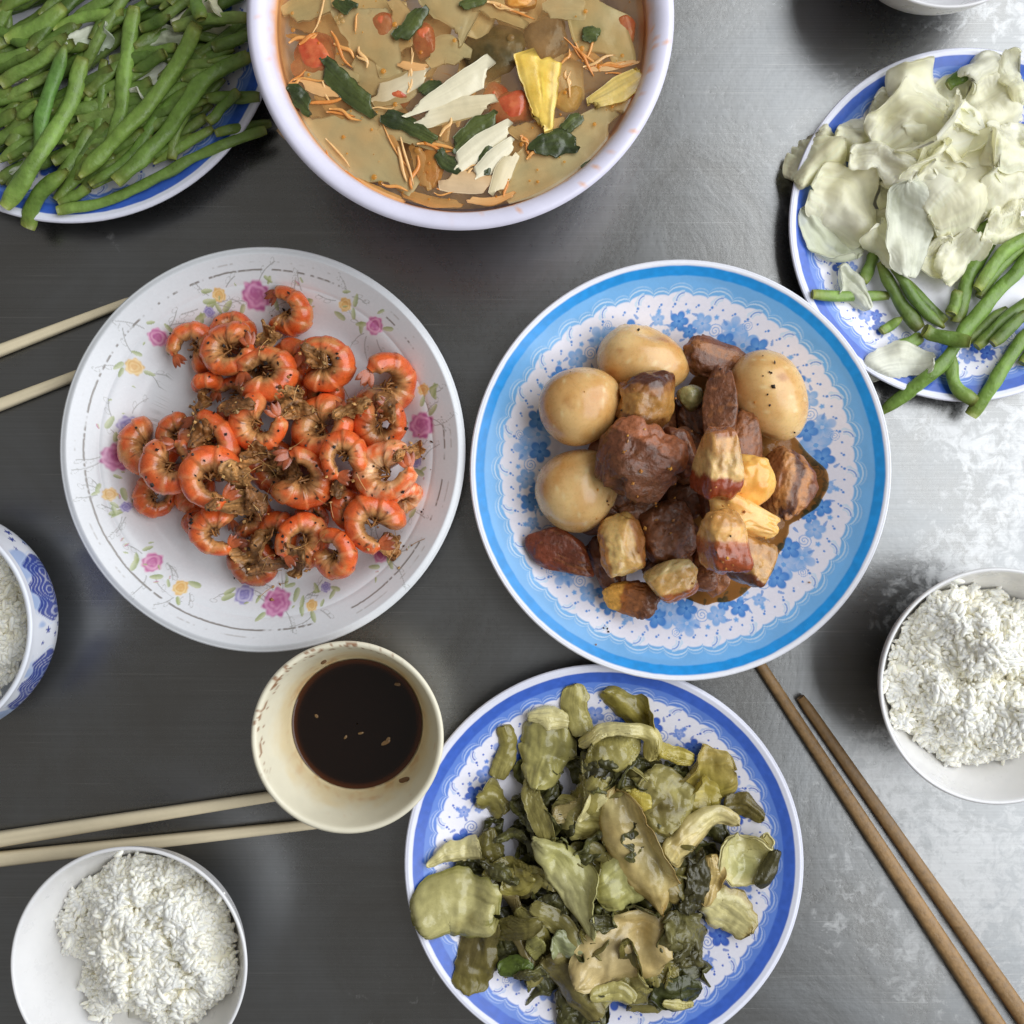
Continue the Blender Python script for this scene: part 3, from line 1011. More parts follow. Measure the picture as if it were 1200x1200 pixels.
def leaf(name, hm, pts, w, zref, col, mat, curl=0.6, thick=0.0012, wrinkle=0.0012, wscale=90, rag=0.12, arch=0.0, twist=0.0, drape=0.75, tip=4.0, blunt=5.0,
         col2=None, veins=0.25, edge=None, nu=44, nv=26, px=True, z=None, lift=0.0, tilt=0.0, parent=None, pct=90, splat=True, seed=None, roll=0.0, folds=0, ruffle=0.0, crease=0.0, skew=0.0, crisp=0.4, frad=1.0, fibre=0.0):
    sd = int(rng.integers(1e6)) if seed is None else seed
    pts = np.asarray(pts, float)
    if px:
        pts = np.array([P(a, b, zref) for a, b in pts])
        w = np.asarray(w, float) * (H - zref) / F
    nf = float(np.clip(np.max(w) / 0.017, 0.35, 1.0))
    wrinkle, crease = wrinkle * nf, crease * nf ** 2
    u = np.linspace(0, 1, nu)
    v = np.linspace(-1, 1, nv)
    U, Vv = np.meshgrid(u, v, indexing='ij')
    length = np.linalg.norm(np.diff(pts, axis=0), axis=1).sum()
    fine_ = spline(pts, 120)
    w = np.atleast_1d(w)
    wu = np.interp(u, np.linspace(0, 1, len(w)), w)
    ends = np.clip(1 - np.abs(2 * u - 1) ** (2 * blunt), 0.0, 1) ** (1 / tip)
    wu = wu * np.maximum(ends, 0.10)
    # torn ends: the outline is not square to the length
    uo = U + (skew * Vv + rag * 0.5 * vnoise(np.stack([Vv * 2.6, np.sign(U - 0.5) * 4.0, 0 * U + 2.2], -1), sd + 21)) * np.abs(2 * U - 1) ** 2 * 0.5 * min(1.0, w.max() / length)
    us = np.clip(uo, -0.2, 1.2)

    def along(k):
        i = np.clip(us, 0, 1) * 119
        lo = np.clip(i.astype(int), 0, 118)
        base = fine_[lo, k] + (fine_[lo + 1, k] - fine_[lo, k]) * (i - lo)
        return base + np.where(us > 1, (us - 1) * (fine_[-1, k] - fine_[-8, k]) * 17, 0) + np.where(us < 0, us * (fine_[7, k] - fine_[0, k]) * 17, 0)
    cx_, cy_ = along(0), along(1)
    tgf = np.gradient(fine_, axis=0)
    tgf /= np.linalg.norm(tgf, axis=1)[:, None] + 1e-9
    tg = np.stack([np.interp(u, np.linspace(0, 1, 120), tgf[:, k]) for k in (0, 1)], -1)
    nr = np.stack([-tg[:, 1], tg[:, 0]], -1)
    sgv = np.sign(Vv)
    wl = wu[:, None] * (1 + rag * vnoise(np.stack([U * 4.5, sgv * 3.3 + 0 * U, 0 * U + 0.5], -1), sd) + rag * 0.5 * vnoise(np.stack([U * 15, sgv * 5.3 + 0 * U, 0 * U + 0.5], -1), sd + 30) * abs(Vv))
    cu = curl * (1 + 0.5 * vnoise(np.stack([U * 2.2, 0 * U, 0 * U + 7.7], -1), sd + 1))
    ang = cu * Vv
    cs = np.where(abs(cu) < 0.05, 0.05, cu)
    lat = np.sin(ang) / cs * wl / 2
    zz = (np.cos(ang) - 1) / cs * wl / 2
    tw = twist * (U - 0.5) + tilt + roll * vnoise(np.stack([U * 2, 0 * U, 0 * U], -1), sd + 2)
    la2 = lat * np.cos(tw) - zz * np.sin(tw)
    zz = lat * np.sin(tw) + zz * np.cos(tw)
    x = cx_ + nr[:, 0][:, None] * la2
    y = cy_ + nr[:, 1][:, None] * la2
    zz = zz + arch * np.sin(PI * U)
    q = np.stack([x * wscale, y * wscale, zz * wscale], -1)
    qf = q
    x = x + wrinkle * 0.8 * fbm(q, sd + 3)
    y = y + wrinkle * 0.8 * fbm(q, sd + 5)
    # long ribs, crumple, sharp creases and ruffled edges
    rib = vnoise(np.stack([U * 1.6, Vv * 3, 0 * U], -1), sd + 9)
    zz = zz + wrinkle * (1.2 * fbm(q, sd + 7) + 0.3 * rib)
    if crease:
        cr_ = (1 - np.abs(vnoise(q * 0.55, sd + 40))) ** 5 + 0.6 * (1 - np.abs(vnoise(q * 1.1, sd + 41))) ** 6
        zz = zz + crease * cr_
    if ruffle:
        zz = zz + ruffle * np.abs(Vv) ** 2 * vnoise(np.stack([U * length / 0.010, sgv * 2.1, 0 * U], -1), sd + 45)
    A = np.stack([x, y, zz], -1)
    for k in range(folds):
        lr = np.random.default_rng(sd + 100 + k)
        side = 1 if lr.random() < 0.5 else -1
        ui = int(lr.uniform(0.3, 0.7) * (nu - 1))
        if lr.random() < 0.65:          # an edge turned over along the length
            vi = int((0.5 + side * lr.uniform(0.12, 0.3)) * (nv - 1))
            d2 = nr[ui] * side
        else:                           # an end turned over
            vi = nv // 2
            ui = int((0.5 + side * lr.uniform(0.2, 0.34)) * (nu - 1))
            d2 = tg[ui] * side
        a_ = lr.uniform(-0.6, 0.6)
        d2 = np.array([d2[0] * math.cos(a_) - d2[1] * math.sin(a_), d2[0] * math.sin(a_) + d2[1] * math.cos(a_)])
        A = fold_sheet(A, A[ui, vi, :2], d2, lr.uniform(1.4, 2.9), lr.uniform(0.0012, 0.0028) * frad)
    x, y, zz = A[..., 0], A[..., 1], A[..., 2]
    if z is None:
        hb = hm.blurred(5)
        s = hm.at(x, y, hb)
        s = s * drape + (1 - drape) * s.mean()
        zz = zz + s
        d = hm.at(x, y) - zz
        zz = zz + float(np.percentile(d, pct)) + thick + lift
    else:
        zz = zz + z
    A = np.stack([x, y, zz], -1)
    du = np.gradient(A, axis=0)
    dv = np.gradient(A, axis=1)
    n = np.cross(du, dv)
    n /= np.linalg.norm(n, axis=-1)[..., None] + 1e-12
    th = thick * (1 - (1 - crisp) * np.maximum(abs(Vv) ** 8, abs(2 * U - 1) ** 12))[..., None]
    Top, Bot = A + n * th * 0.5, A - n * th * 0.5
    V = np.vstack([Top.reshape(-1, 3), Bot.reshape(-1, 3)])
    f = grid_faces(nu, nv)
    k = nu * nv
    ring = np.r_[np.arange(nv), np.arange(1, nu) * nv + nv - 1, (nu - 1) * nv + np.arange(nv - 2, -1, -1), np.arange(nu - 2, 0, -1) * nv]
    r2 = np.roll(ring, -1)
    side = np.stack([ring, ring + k, r2 + k, r2], -1)
    Fq = np.vstack([f, f[:, ::-1] + k, side])
    base = np.broadcast_to(col, (nu, nv, 3))
    if col2 is not None:
        base = mix(base, np.asarray(col2), np.clip(0.5 + 0.9 * fbm(qf * 0.45, sd + 11, 2), 0, 1))
    st = vnoise(np.stack([U * 2.0, Vv * 9, 0 * U], -1), sd + 12) + 0.6 * vnoise(np.stack([U * 4.0, Vv * 22, 0 * U], -1), sd + 14)
    base = base * (1 + veins * st)[..., None]
    if fibre:
        fb = vnoise(np.stack([U * 3.0 + 0.6 * np.sin(Vv * 3), Vv * 30, 0 * U], -1), sd + 61)
        pt = np.clip(0.5 + 1.1 * vnoise(np.stack([U * 2.5, Vv * 1.5, 0 * U], -1), sd + 62), 0, 1)
        base = base * (1 + fibre * fb * pt)[..., None]
        base = mix(base, base * np.array([0.55, 0.50, 0.36]), 0.8 * sstep(0.25, 0.75, fbm(qf * 0.8, sd + 63, 3) + 0.25 * np.abs(Vv) ** 3))
    if edge is not None:
        base = mix(base, np.asarray(edge), sstep(0.72, 1.0, np.maximum(abs(Vv), abs(2 * U - 1) ** 2) + 0.15 * st))
    cc = np.vstack([base.reshape(-1, 3)] * 2)
    o = make(name, V, Fq, mat, parent, cc)
    if hm is not None and splat:
        hm.splat(np.maximum(Top, Bot).reshape(-1, 3))
    return o


def chunk(name, hm, px_, py_, w, h, ht, ang, zref, colfun, mat, boxy=3.0, bump=0.10, bscale=2.2, tilt=None, z=None, n=26, pct=94, parent=None, seed=None, taper=0.0, lift=0.0, splat=True, shear=0.0, cuts=1):
    """a lump of food: rounded block with an uneven skin, w x h px seen from above and ht metres high"""
    sd = int(rng.integers(1e6)) if seed is None else seed
    a = np.linspace(-1, 1, n)
    A, B = np.meshgrid(a, a, indexing='ij')
    Vs, Fs, k = [], [], 0
    for ax in range(3):
        for sg in (-1, 1):
            p = np.zeros((n, n, 3))
            p[..., ax] = sg
            p[..., (ax + 1) % 3] = A
            p[..., (ax + 2) % 3] = B
            f = grid_faces(n, n)
            if sg < 0:
                f = f[:, ::-1]
            Vs.append(p.reshape(-1, 3))
            Fs.append(f + k)
            k += n * n
    p = np.vstack(Vs)
    Fq = np.vstack(Fs)
    # weld the cube's seams
    key = np.rint(p * 1000).astype(int)
    _, first, inv = np.unique(key, axis=0, return_index=True, return_inverse=True)
    p = p[first]
    Fq = inv.reshape(-1)[Fq]
    p = np.sign(p) * np.abs(np.tan(p * PI / 4))
    if hm is not None and name == 'braised_pork':
        bump = bump * 1.5
    nrm = (np.abs(p) ** boxy).sum(1) ** (1 / boxy)
    u = p / nrm[:, None]
    u = u * (1 + bump * fbm(u * bscale, sd, 3) + bump * 0.24 * fbm(u * bscale * 3.5, sd + 50, 3))[:, None]
    u = u + 0.10 * bump / 0.1 * np.stack([fbm(u * 1.3, sd + 60 + k, 2) for k in range(3)], -1)
    if tilt is None:
        tilt = (np.random.default_rng(sd).uniform(-16, 16), np.random.default_rng(sd + 1).uniform(-16, 16)) if hm is not None else (0, 0)
    lr = np.random.default_rng(sd + 7)
    for k in range(5):
        d = lr.normal(size=3) * np.array([1, 1, 0.7])
        d /= np.linalg.norm(d)
        tcut = u @ d
        ex = tcut - lr.uniform(0.66, 0.9)
        u = u - np.outer(0.75 * (0.5 * (ex + np.sqrt(ex * ex + 0.008))), d) * (cuts > 0)
    loc = u.copy()
    W, Hh = S(w, zref) / 2, S(h, zref) / 2
    q = u * np.array([W, Hh, ht / 2])
    q[:, 1] *= 1 + taper * u[:, 0]
    q[:, 0] += shear * q[:, 1]
    R = Matrix.Rotation(math.radians(ang), 3, 'Z') @ Matrix.Rotation(math.radians(tilt[0]), 3, 'X') @ Matrix.Rotation(math.radians(tilt[1]), 3, 'Y')
    q = q @ np.array(R).T
    x, y = P(px_, py_, zref)
    q += np.array([x, y, 0])
    q[:, 2] += (hm.drop(q, pct) + lift) if z is None else z
    col = colfun(loc, sd)
    o = make(name, q, Fq, mat, parent, col)
    if hm is not None and splat:
        hm.splat(q)
    return o


def tube(name, path, rad, mat, col, nv=10, parent=None, flat=1.0, seed=0, pinch=0.0, bumps=0.0):
    """rounded bar along a 3-D path; rad per point"""
    path = np.asarray(path, float)
    n = len(path)
    tg = np.gradient(path, axis=0)
    tg /= np.linalg.norm(tg, axis=1)[:, None] + 1e-12
    up = np.array([0, 0, 1.0])
    sd_ = np.cross(tg, up)
    sd_ /= np.linalg.norm(sd_, axis=1)[:, None] + 1e-12
    nn = np.cross(sd_, tg)
    ph = np.linspace(0, 2 * PI, nv, endpoint=False)
    rr = np.asarray(rad)[:, None] * (1 + bumps * vnoise(np.stack([np.arange(n)[:, None] * 0.35 + 0 * ph, np.cos(ph) * 1.2 + 0 * np.arange(n)[:, None], np.sin(ph) * 1.2 + 0 * np.arange(n)[:, None]], -1), seed))
    V = path[:, None] + rr[..., None] * (np.cos(ph)[:, None] * sd_[:, None] + flat * np.sin(ph)[:, None] * nn[:, None])
    k = n * nv
    V = np.vstack([V.reshape(-1, 3), path[:1], path[-1:]])
    Fs = grid_faces(n, nv, False, True).tolist()
    Fs += [[(j + 1) % nv, j, k] for j in range(nv)]
    Fs += [[(n - 1) * nv + j, (n - 1) * nv + (j + 1) % nv, k + 1] for j in range(nv)]
    cc = np.vstack([np.repeat(col, nv, axis=0), col[:1], col[-1:]]) if np.ndim(col) == 2 else col
    return make(name, V, Fs, mat, parent, cc), V


# ------------------------------------------------------------------ green beans
BEAN_COLS = [c(116, 144, 64), c(106, 136, 58), c(128, 154, 76), c(96, 126, 52), c(120, 150, 70)]


def bean(hm, pts, w, zref, label, group, tone=1.0, col=None, sag=0.5, lift=0.0, tips=(True, True)):
    pts = np.array([P(a, b, zref) for a, b in pts])
    n = max(14, int(np.linalg.norm(np.diff(pts, axis=0), axis=1).sum() / 0.0028))
    cl = spline(pts, n)
    sd = int(rng.integers(1e6))
    cl = cl + 0.0008 * np.stack([vnoise(np.stack([np.arange(n) * 0.18, 0 * np.arange(n), 0 * np.arange(n) + k], -1), sd) for k in (0.0, 5.5)], -1)
    for _ in range(3):
        cl[1:-1] = 0.25 * cl[:-2] + 0.5 * cl[1:-1] + 0.25 * cl[2:]
    r0 = S(w, zref) / 2
    u = np.linspace(0, 1, n)
    rad = r0 * (0.93 + 0.09 * vnoise(np.stack([u * n * 0.25, 0 * u, 0 * u], -1), sd + 1))
    ends = np.minimum(np.arange(n), n - 1 - np.arange(n))
    rad = rad * np.where(ends == 0, 0.80, np.where(ends == 1, 0.95, 1.0))
    if rng.random() < 0.5:
        e_ = np.arange(n) if rng.random() < 0.5 else n - 1 - np.arange(n)
        rad = rad * np.clip(0.30 + e_ / 4.5, 0, 1) ** 0.8
    zs_ = np.max([hm.at(cl[:, 0] + dx * r0, cl[:, 1] + dy * r0) for dx, dy in ((0, 0), (.6, 0), (-.6, 0), (0, .6), (0, -.6))], axis=0)
    k = max(2, int(n * sag / 2))
    pad = np.pad(zs_, k, mode='edge')
    sm = np.convolve(pad, np.hanning(2 * k + 3)[1:-1] / np.hanning(2 * k + 3)[1:-1].sum(), mode='valid')
    z = 0.5 * sm + 0.5 * zs_
    z = np.convolve(np.pad(z, 5, mode='edge'), np.ones(11) / 11, mode='valid')
    z = z + max(0.0, float(np.percentile(zs_ - z, 75))) + r0 * 0.85 + lift
    path = np.c_[cl, z]
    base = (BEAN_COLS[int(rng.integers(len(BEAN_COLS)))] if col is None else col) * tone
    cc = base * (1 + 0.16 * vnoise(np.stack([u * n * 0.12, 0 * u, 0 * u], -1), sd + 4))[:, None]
    tipc = c(140, 128, 62) * tone
    dist = ends * 0.0028
    cc = mix(cc, tipc, 0.55 * np.exp(-dist / 0.004))
    o, V = tube('green_bean', path, rad, M['bean'], cc, 14, flat=0.72, seed=sd, bumps=0.20)
    tag(o, label, 'green bean', group)
    hm.splat(V)
    return o


Z5 = 0.030
LB = 'cooked green bean lying among others in the big bean heap'
GB = 'green beans heaped on the blue bordered plate'


def c5(pts):
    return [(a * 0.26667, b * 0.26667) for a, b in pts]


# buried layer first
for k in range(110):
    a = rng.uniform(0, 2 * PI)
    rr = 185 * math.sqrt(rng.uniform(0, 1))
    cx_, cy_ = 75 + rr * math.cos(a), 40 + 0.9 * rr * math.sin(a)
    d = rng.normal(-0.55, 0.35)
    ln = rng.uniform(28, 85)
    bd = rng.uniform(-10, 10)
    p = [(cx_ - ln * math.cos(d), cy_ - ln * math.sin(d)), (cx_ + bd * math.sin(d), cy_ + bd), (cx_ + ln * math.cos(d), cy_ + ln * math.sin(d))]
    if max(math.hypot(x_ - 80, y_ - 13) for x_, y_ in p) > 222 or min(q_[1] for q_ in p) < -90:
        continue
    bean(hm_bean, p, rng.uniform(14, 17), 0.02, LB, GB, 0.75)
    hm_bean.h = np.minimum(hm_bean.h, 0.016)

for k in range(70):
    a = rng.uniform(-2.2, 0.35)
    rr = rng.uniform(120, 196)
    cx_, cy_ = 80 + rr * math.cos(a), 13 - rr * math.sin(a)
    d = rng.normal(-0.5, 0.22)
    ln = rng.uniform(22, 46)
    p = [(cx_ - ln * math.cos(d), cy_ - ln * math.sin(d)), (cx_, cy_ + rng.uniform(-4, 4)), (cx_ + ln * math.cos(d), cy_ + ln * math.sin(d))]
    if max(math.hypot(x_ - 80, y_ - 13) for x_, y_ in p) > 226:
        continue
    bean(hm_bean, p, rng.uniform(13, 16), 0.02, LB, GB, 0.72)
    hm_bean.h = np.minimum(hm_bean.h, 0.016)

hm_bean.h = np.minimum(hm_bean.h, 0.020 + 0.010 * np.exp(-((np.arange(hm_bean.n) - hm_bean.n // 2)[:, None] ** 2 + (np.arange(hm_bean.n) - hm_bean.n // 2)[None] ** 2) * (hm_bean.res / 0.09) ** 2))

CAB = c(253, 249, 212)
CABG = c(206, 216, 176)
CABW = c(249, 248, 232)


def cab(hm, pts, w, zref, label, group, mat='cabbage', col=CAB, col2=CABW, **kw):
    a = dict(curl=1.0, thick=0.0008, wrinkle=0.0042, wscale=62, rag=0.16, veins=0.11, drape=0.7, nu=56, nv=40, folds=1, ruffle=0.0018, crease=0.0, pct=82, frad=2.2, crisp=0.7)
    a.update(kw)
    o = leaf('cabbage_leaf', hm, pts, np.asarray(w, float) * 1.35, zref, col, M[mat], col2=col2, **a)
    tag(o, label, 'cabbage', group)
    return o


GC1 = 'cabbage pieces among the green beans'
cab(hm_bean, c5([(250, 140), (350, 120), (450, 90)]), [20, 34, 22], Z5, 'pale translucent cabbage scrap showing between crossing beans', GC1, 'thin_cabbage', col=c(190, 206, 180))
cab(hm_bean, c5([(-40, 260), (50, 230), (150, 215)]), [26, 36, 26], Z5, 'broad creamy cabbage leaf under the beans of the big heap', GC1)
cab(hm_bean, c5([(560, 400), (650, 310), (760, 240)]), [18, 36, 24], Z5, 'grey green cabbage leaf tucked below two long diagonal beans', GC1, col=c(180, 196, 164))
cab(hm_bean, c5([(720, 70), (860, 30), (1010, -20)]), [26, 40, 40], Z5, 'large cream cabbage leaf behind the beans near the soup bowl', GC1)
cab(hm_bean, c5([(620, 150), (700, 120), (800, 130)]), [16, 26, 16], Z5, 'small olive tinted cabbage scrap beneath the bean ends', GC1, 'thin_cabbage', col=c(160, 178, 130))
cab(hm_bean, c5([(780, 280), (850, 245), (900, 230)]), [10, 18, 8], Z5, 'sliver of pale cabbage between diagonal beans', GC1)
cab(hm_bean, c5([(0, 740), (60, 700), (110, 690)]), [12, 18, 10], Z5, 'thin cabbage shred low among the beans at the plate edge', GC1, 'thin_cabbage', col=c(170, 190, 160))
cab(hm_bean, c5([(1010, 130), (1060, 90), (1100, 80)]), [6, 12, 8], Z5, 'white cabbage shred wedged beside the soup bowl', GC1)

b5list = [
    ([(0, 660), (140, 600)], 60, .85), ([(0, 800), (120, 700)], 60, .8), ([(220, 870), (360, 800)], 60, .85), ([(370, 800), (520, 660)], 62, .9),
    ([(780, 320), (930, 280)], 62, .85), ([(890, 240), (1080, 210)], 45, .95), ([(880, 400), (1120, 392)], 68, .8), ([(920, 170), (1090, 110)], 68, .7),
    ([(920, 560), (1040, 520), (1150, 480)], 50, .85), ([(-20, 470), (160, 420)], 60, .8), ([(560, 190), (760, 190)], 52, .95), ([(560, 280), (720, 220)], 60, .8),
    ([(590, 90), (740, 50)], 60, .85), ([(750, 100), (900, 70), (1090, 72)], 60, .9), ([(-30, 410), (190, 285)], 52, .85), ([(-30, 345), (140, 250), (240, 170)], 68, .95),
    ([(40, 500), (150, 440)], 52, .95), ([(-20, 560), (140, 530)], 68, 1.0), ([(200, 90), (330, 40), (515, 12)], 58, 1.15), ([(-20, 140), (130, 90), (250, -10)], 76, 1.15),
    ([(380, 670), (410, 400), (430, 225)], 58, .9), ([(305, 770), (330, 550), (362, 345)], 54, 1.0), ([(640, 690), (830, 580), (912, 528)], 54, 1.0),
    ([(900, 515), (970, 450), (1042, 388)], 56, 1.05), ([(390, 810), (560, 660), (660, 480), (830, 360)], 60, .95),
    ([(60, 970), (150, 830), (285, 735)], 84, .95), ([(220, 910), (450, 850), (700, 730), (900, 630), (1140, 530)], 56, .9),
    ([(150, 670), (190, 400), (285, 190)], 74, 1.0), ([(850, -20), (890, 100)], 66, 1.05), ([(440, 640), (500, 480), (530, 250), (562, -10)], 80, 1.15),
    ([(500, 790), (700, 580), (900, 330), (1080, 230)], 80, 1.0), ([(330, 770), (500, 600), (640, 440), (880, 115)], 76, 1.1), ([(-10, 890), (170, 680), (290, 400), (336, 220)], 84, 1.1)]
special = {25: 'green bean with a brown cut end overhanging the plate rim', 26: 'long thin bean lying along the blue rim of the heaped plate', 32: 'thick pale green bean on top pointing away over the heap', 27: 'bright deep green bean bent beside the thick pale one',
           29: 'long straight pale bean standing up the middle of the heap', 31: 'long bean crossing diagonally over the whole heap', 30: 'long bean whose end leans towards the soup bowl'}
for k, (p, w, tn) in enumerate(b5list):
    bean(hm_bean, c5(p), w * 0.25, Z5, special.get(k, LB), GB, tn, col=c(98, 138, 64) if k == 27 else None)


# plate with cabbage and beans
def c6(pts):
    return [(900 + a * 0.3917, 30 + b * 0.3917) for a, b in pts]


G2, G2B = 'cabbage pieces on the royal blue plate', 'green beans on the cabbage plate'
LC = 'soft pale boiled cabbage piece in the cabbage heap'
Z6 = 0.028
# under layer of cabbage
for k in range(30):
    a, rr = rng.uniform(0, 2 * PI), 96 * math.sqrt(rng.uniform(0, 1))
    cx_, cy_ = 1118 + rr * math.cos(a) * 0.95, 175 + rr * math.sin(a) * 0.8
    d = rng.uniform(0, PI)
    ln = rng.uniform(22, 40)
    cab(hm_cab, [(cx_ - ln * math.cos(d), cy_ - ln * math.sin(d)), (cx_, cy_ + rng.uniform(-8, 8)), (cx_ + ln * math.cos(d), cy_ + ln * math.sin(d))], [34, rng.uniform(44, 70), 36], 0.02, LC, G2, curl=rng.uniform(-0.8, 1.4))
    hm_cab.h = np.minimum(hm_cab.h, 0.026)
cab(hm_cab, c6([(120, 540), (210, 610), (320, 650)]), [20, 50, 44], Z6, 'limp translucent cabbage leaf draped down to the plate rim', G2, 'thin_cabbage', curl=0.4, col=c(220, 224, 200))
hm_cab.h = np.minimum(hm_cab.h, 0.030)
b6 = [
    ([(560, 160), (610, 120)], 40, .7), ([(147, 795), (260, 793), (400, 785)], 36, 1.15), ([(365, 640), (315, 745)], 42, .9), ([(640, 930), (766, 820)], 40, .8),
    ([(360, 690), (420, 800), (490, 890)], 46, .8), ([(430, 860), (370, 900)], 32, 1.0), ([(400, 960), (490, 915)], 42, 1.1), ([(450, 740), (520, 820), (572, 870)], 46, .9),
    ([(400, 700), (470, 810), (560, 890)], 40, .95), ([(680, 790), (750, 690), (830, 620)], 44, .9), ([(655, 950), (766, 850), (840, 800)], 40, .85), ([(580, 955), (582, 1070), (640, 1125)], 46, .95),
    ([(660, 770), (740, 660), (840, 600)], 46, 1.05), ([(615, 865), (640, 740), (720, 600)], 46, 1.0), ([(690, 945), (800, 850)], 40, .8),
    ([(365, 1155), (540, 1010), (620, 900), (770, 740), (900, 600)], 46, 1.05), ([(490, 900), (550, 930), (612, 945)], 46, .85), ([(640, 1155), (700, 1060), (830, 880)], 46, 1.1),
    ([(640, 640), (690, 585), (740, 560)], 44, .8), ([(575, 850), (600, 780)], 40, 1.0), ([(800, 1000), (900, 850)], 44, 1.0), ([(850, 700), (960, 620)], 44, .9)]
sp6 = {1: 'straight green bean resting flat across the plate rim', 15: 'longest bean jutting out past the rim of the cabbage plate', 11: 'hooked bean with a pale tip hanging over the rim', 17: 'bean jutting over the rim next to the hooked bean', 0: 'dark bean tip poking out behind the cabbage'}
for k, (p, w, tn) in enumerate(b6):
    bean(hm_cab, c6(p), w * 0.3917, Z6, sp6.get(k, 'boiled green bean in the cluster below the cabbage'), G2B, tn * 1.05)
cabs = [
    ([(620, 150), (680, 100), (745, 60)], [30, 34, 30], 'thick pale cabbage stalk leaning over the rim', dict(curl=1.2, col=c(224, 222, 194), thick=0.002)),
    ([(640, 260), (700, 210), (790, 170)], [40, 56, 50], LC, {}),
    ([(740, 160), (800, 120)], [40, 50], LC, dict(mat='thin_cabbage')),
    ([(390, 210), (470, 180), (560, 220)], [36, 54, 40], 'creamy cabbage fold at the back of the heap near the blue rim', dict(curl=1.3)),
    ([(230, 280), (290, 310), (340, 320)], [26, 40, 30], LC, dict(curl=1.3)),
    ([(110, 430), (160, 390), (240, 330)], [30, 44, 34], 'crumpled cream cabbage end touching the plate rim', dict(curl=1.4, wrinkle=0.003)),
    ([(150, 460), (240, 500), (350, 610)], [50, 66, 40], 'layered cream cabbage heart curled on the heap', dict(curl=1.2, wrinkle=0.003)),
    ([(330, 330), (430, 260), (540, 300)], [40, 60, 50], LC, {}),
    ([(410, 290), (540, 330), (660, 300)], [60, 90, 60], 'broad smooth cabbage sheet with a green streak across its middle', dict(curl=0.7, wrinkle=0.0016)),
    ([(265, 370), (360, 380), (460, 420)], [26, 36, 34], 'rolled cabbage tube in the middle of the heap', dict(curl=1.9)),
    ([(340, 580), (400, 620), (430, 700)], [36, 40, 24], LC, {}),
    ([(490, 560), (590, 480), (690, 420)], [60, 96, 70], 'big domed cream cabbage leaf on top of the heap', dict(curl=1.1, wrinkle=0.002)),
    ([(660, 420), (740, 440), (830, 420)], [50, 76, 60], LC, {}),
    ([(650, 330), (720, 350), (800, 330)], [44, 60, 50], LC, {}),
    ([(510, 640), (560, 660), (610, 640)], [30, 44, 30], 'small cupped cabbage fold just above the beans', dict(curl=-1.0)),
    ([(560, 730), (620, 660), (660, 600)], [20, 38, 24], LC, dict(curl=1.0)),
    ([(435, 450), (450, 580), (450, 735)], [34, 52, 26], 'thin see-through cabbage flap hanging forward off the heap', dict(curl=0.5, mat='thin_cabbage', wrinkle=0.0012, tip=3, col=c(226, 230, 216))),
    ([(245, 700), (290, 750), (338, 825)], [22, 32, 10], 'translucent pointed cabbage tip lying across a bean', dict(curl=0.5, mat='thin_cabbage', col=c(222, 226, 206))),
    ([(330, 1015), (420, 990), (540, 985)], [24, 34, 20], 'wet scrap of thin cabbage stuck on the rim among bean ends', dict(curl=0.3, mat='thin_cabbage', col=c(220, 226, 214), wrinkle=0.0012)),
    ([(690, 560), (740, 570), (820, 540)], [40, 40, 34], LC, {}),
]
for k in range(9):
    cx_, cy_ = [(985, 205), (1000, 235), (1030, 255), (1060, 270), (1090, 262), (975, 170), (1015, 150), (1050, 120), (1120, 250)][k]
    d = rng.uniform(0, PI)
    cab(hm_cab, [(cx_ - 24 * math.cos(d), cy_ - 24 * math.sin(d)), (cx_, cy_ + rng.uniform(-5, 5)), (cx_ + 24 * math.cos(d), cy_ + 24 * math.sin(d))], [24, 40, 26], 0.025, LC, G2, pct=70)
for p, w, lb, kw in cabs:
    cab(hm_cab, c6(p), w, 0.035, lb, G2, **kw)

# ------------------------------------------------------------------ pickled mustard greens
def c3(pts):
    return [(460 + a * 0.41667, 760 + b * 0.41667) for a, b in pts]


OL, PALE, TAN, CREAM, DARK, YEL = c(136, 126, 64), c(182, 172, 106), c(202, 176, 112), c(216, 206, 148), c(62, 58, 28), c(180, 164, 76)
GP = 'pickled mustard green pieces on the royal blue plate'
LD = 'dark olive wrinkled pickled leaf in the heap of mustard greens'
LP = 'small olive pickled stem piece among dark pickled leaves'


def pick(pts, w, label, col, mat='pickle', col2=None, zref=0.03, px3=True, **kw):
    w = np.asarray(w, float) * 1.22
    a = dict(curl=0.7, thick=0.0011, wrinkle=0.0024, wscale=85, rag=0.22, veins=0.07, drape=0.65, crease=0.0009, folds=1 if rng.random() < 0.4 else 0, pct=86, fibre=0.28, nu=54, nv=34, ruffle=0.0012)
    a.update(kw)
    o = leaf('pickled_leaf', hm_pickle, c3(pts) if px3 else pts, w, zref, col, M[mat], col2=col2, **a)
    tag(o, label, 'pickled greens', GP)
    return o


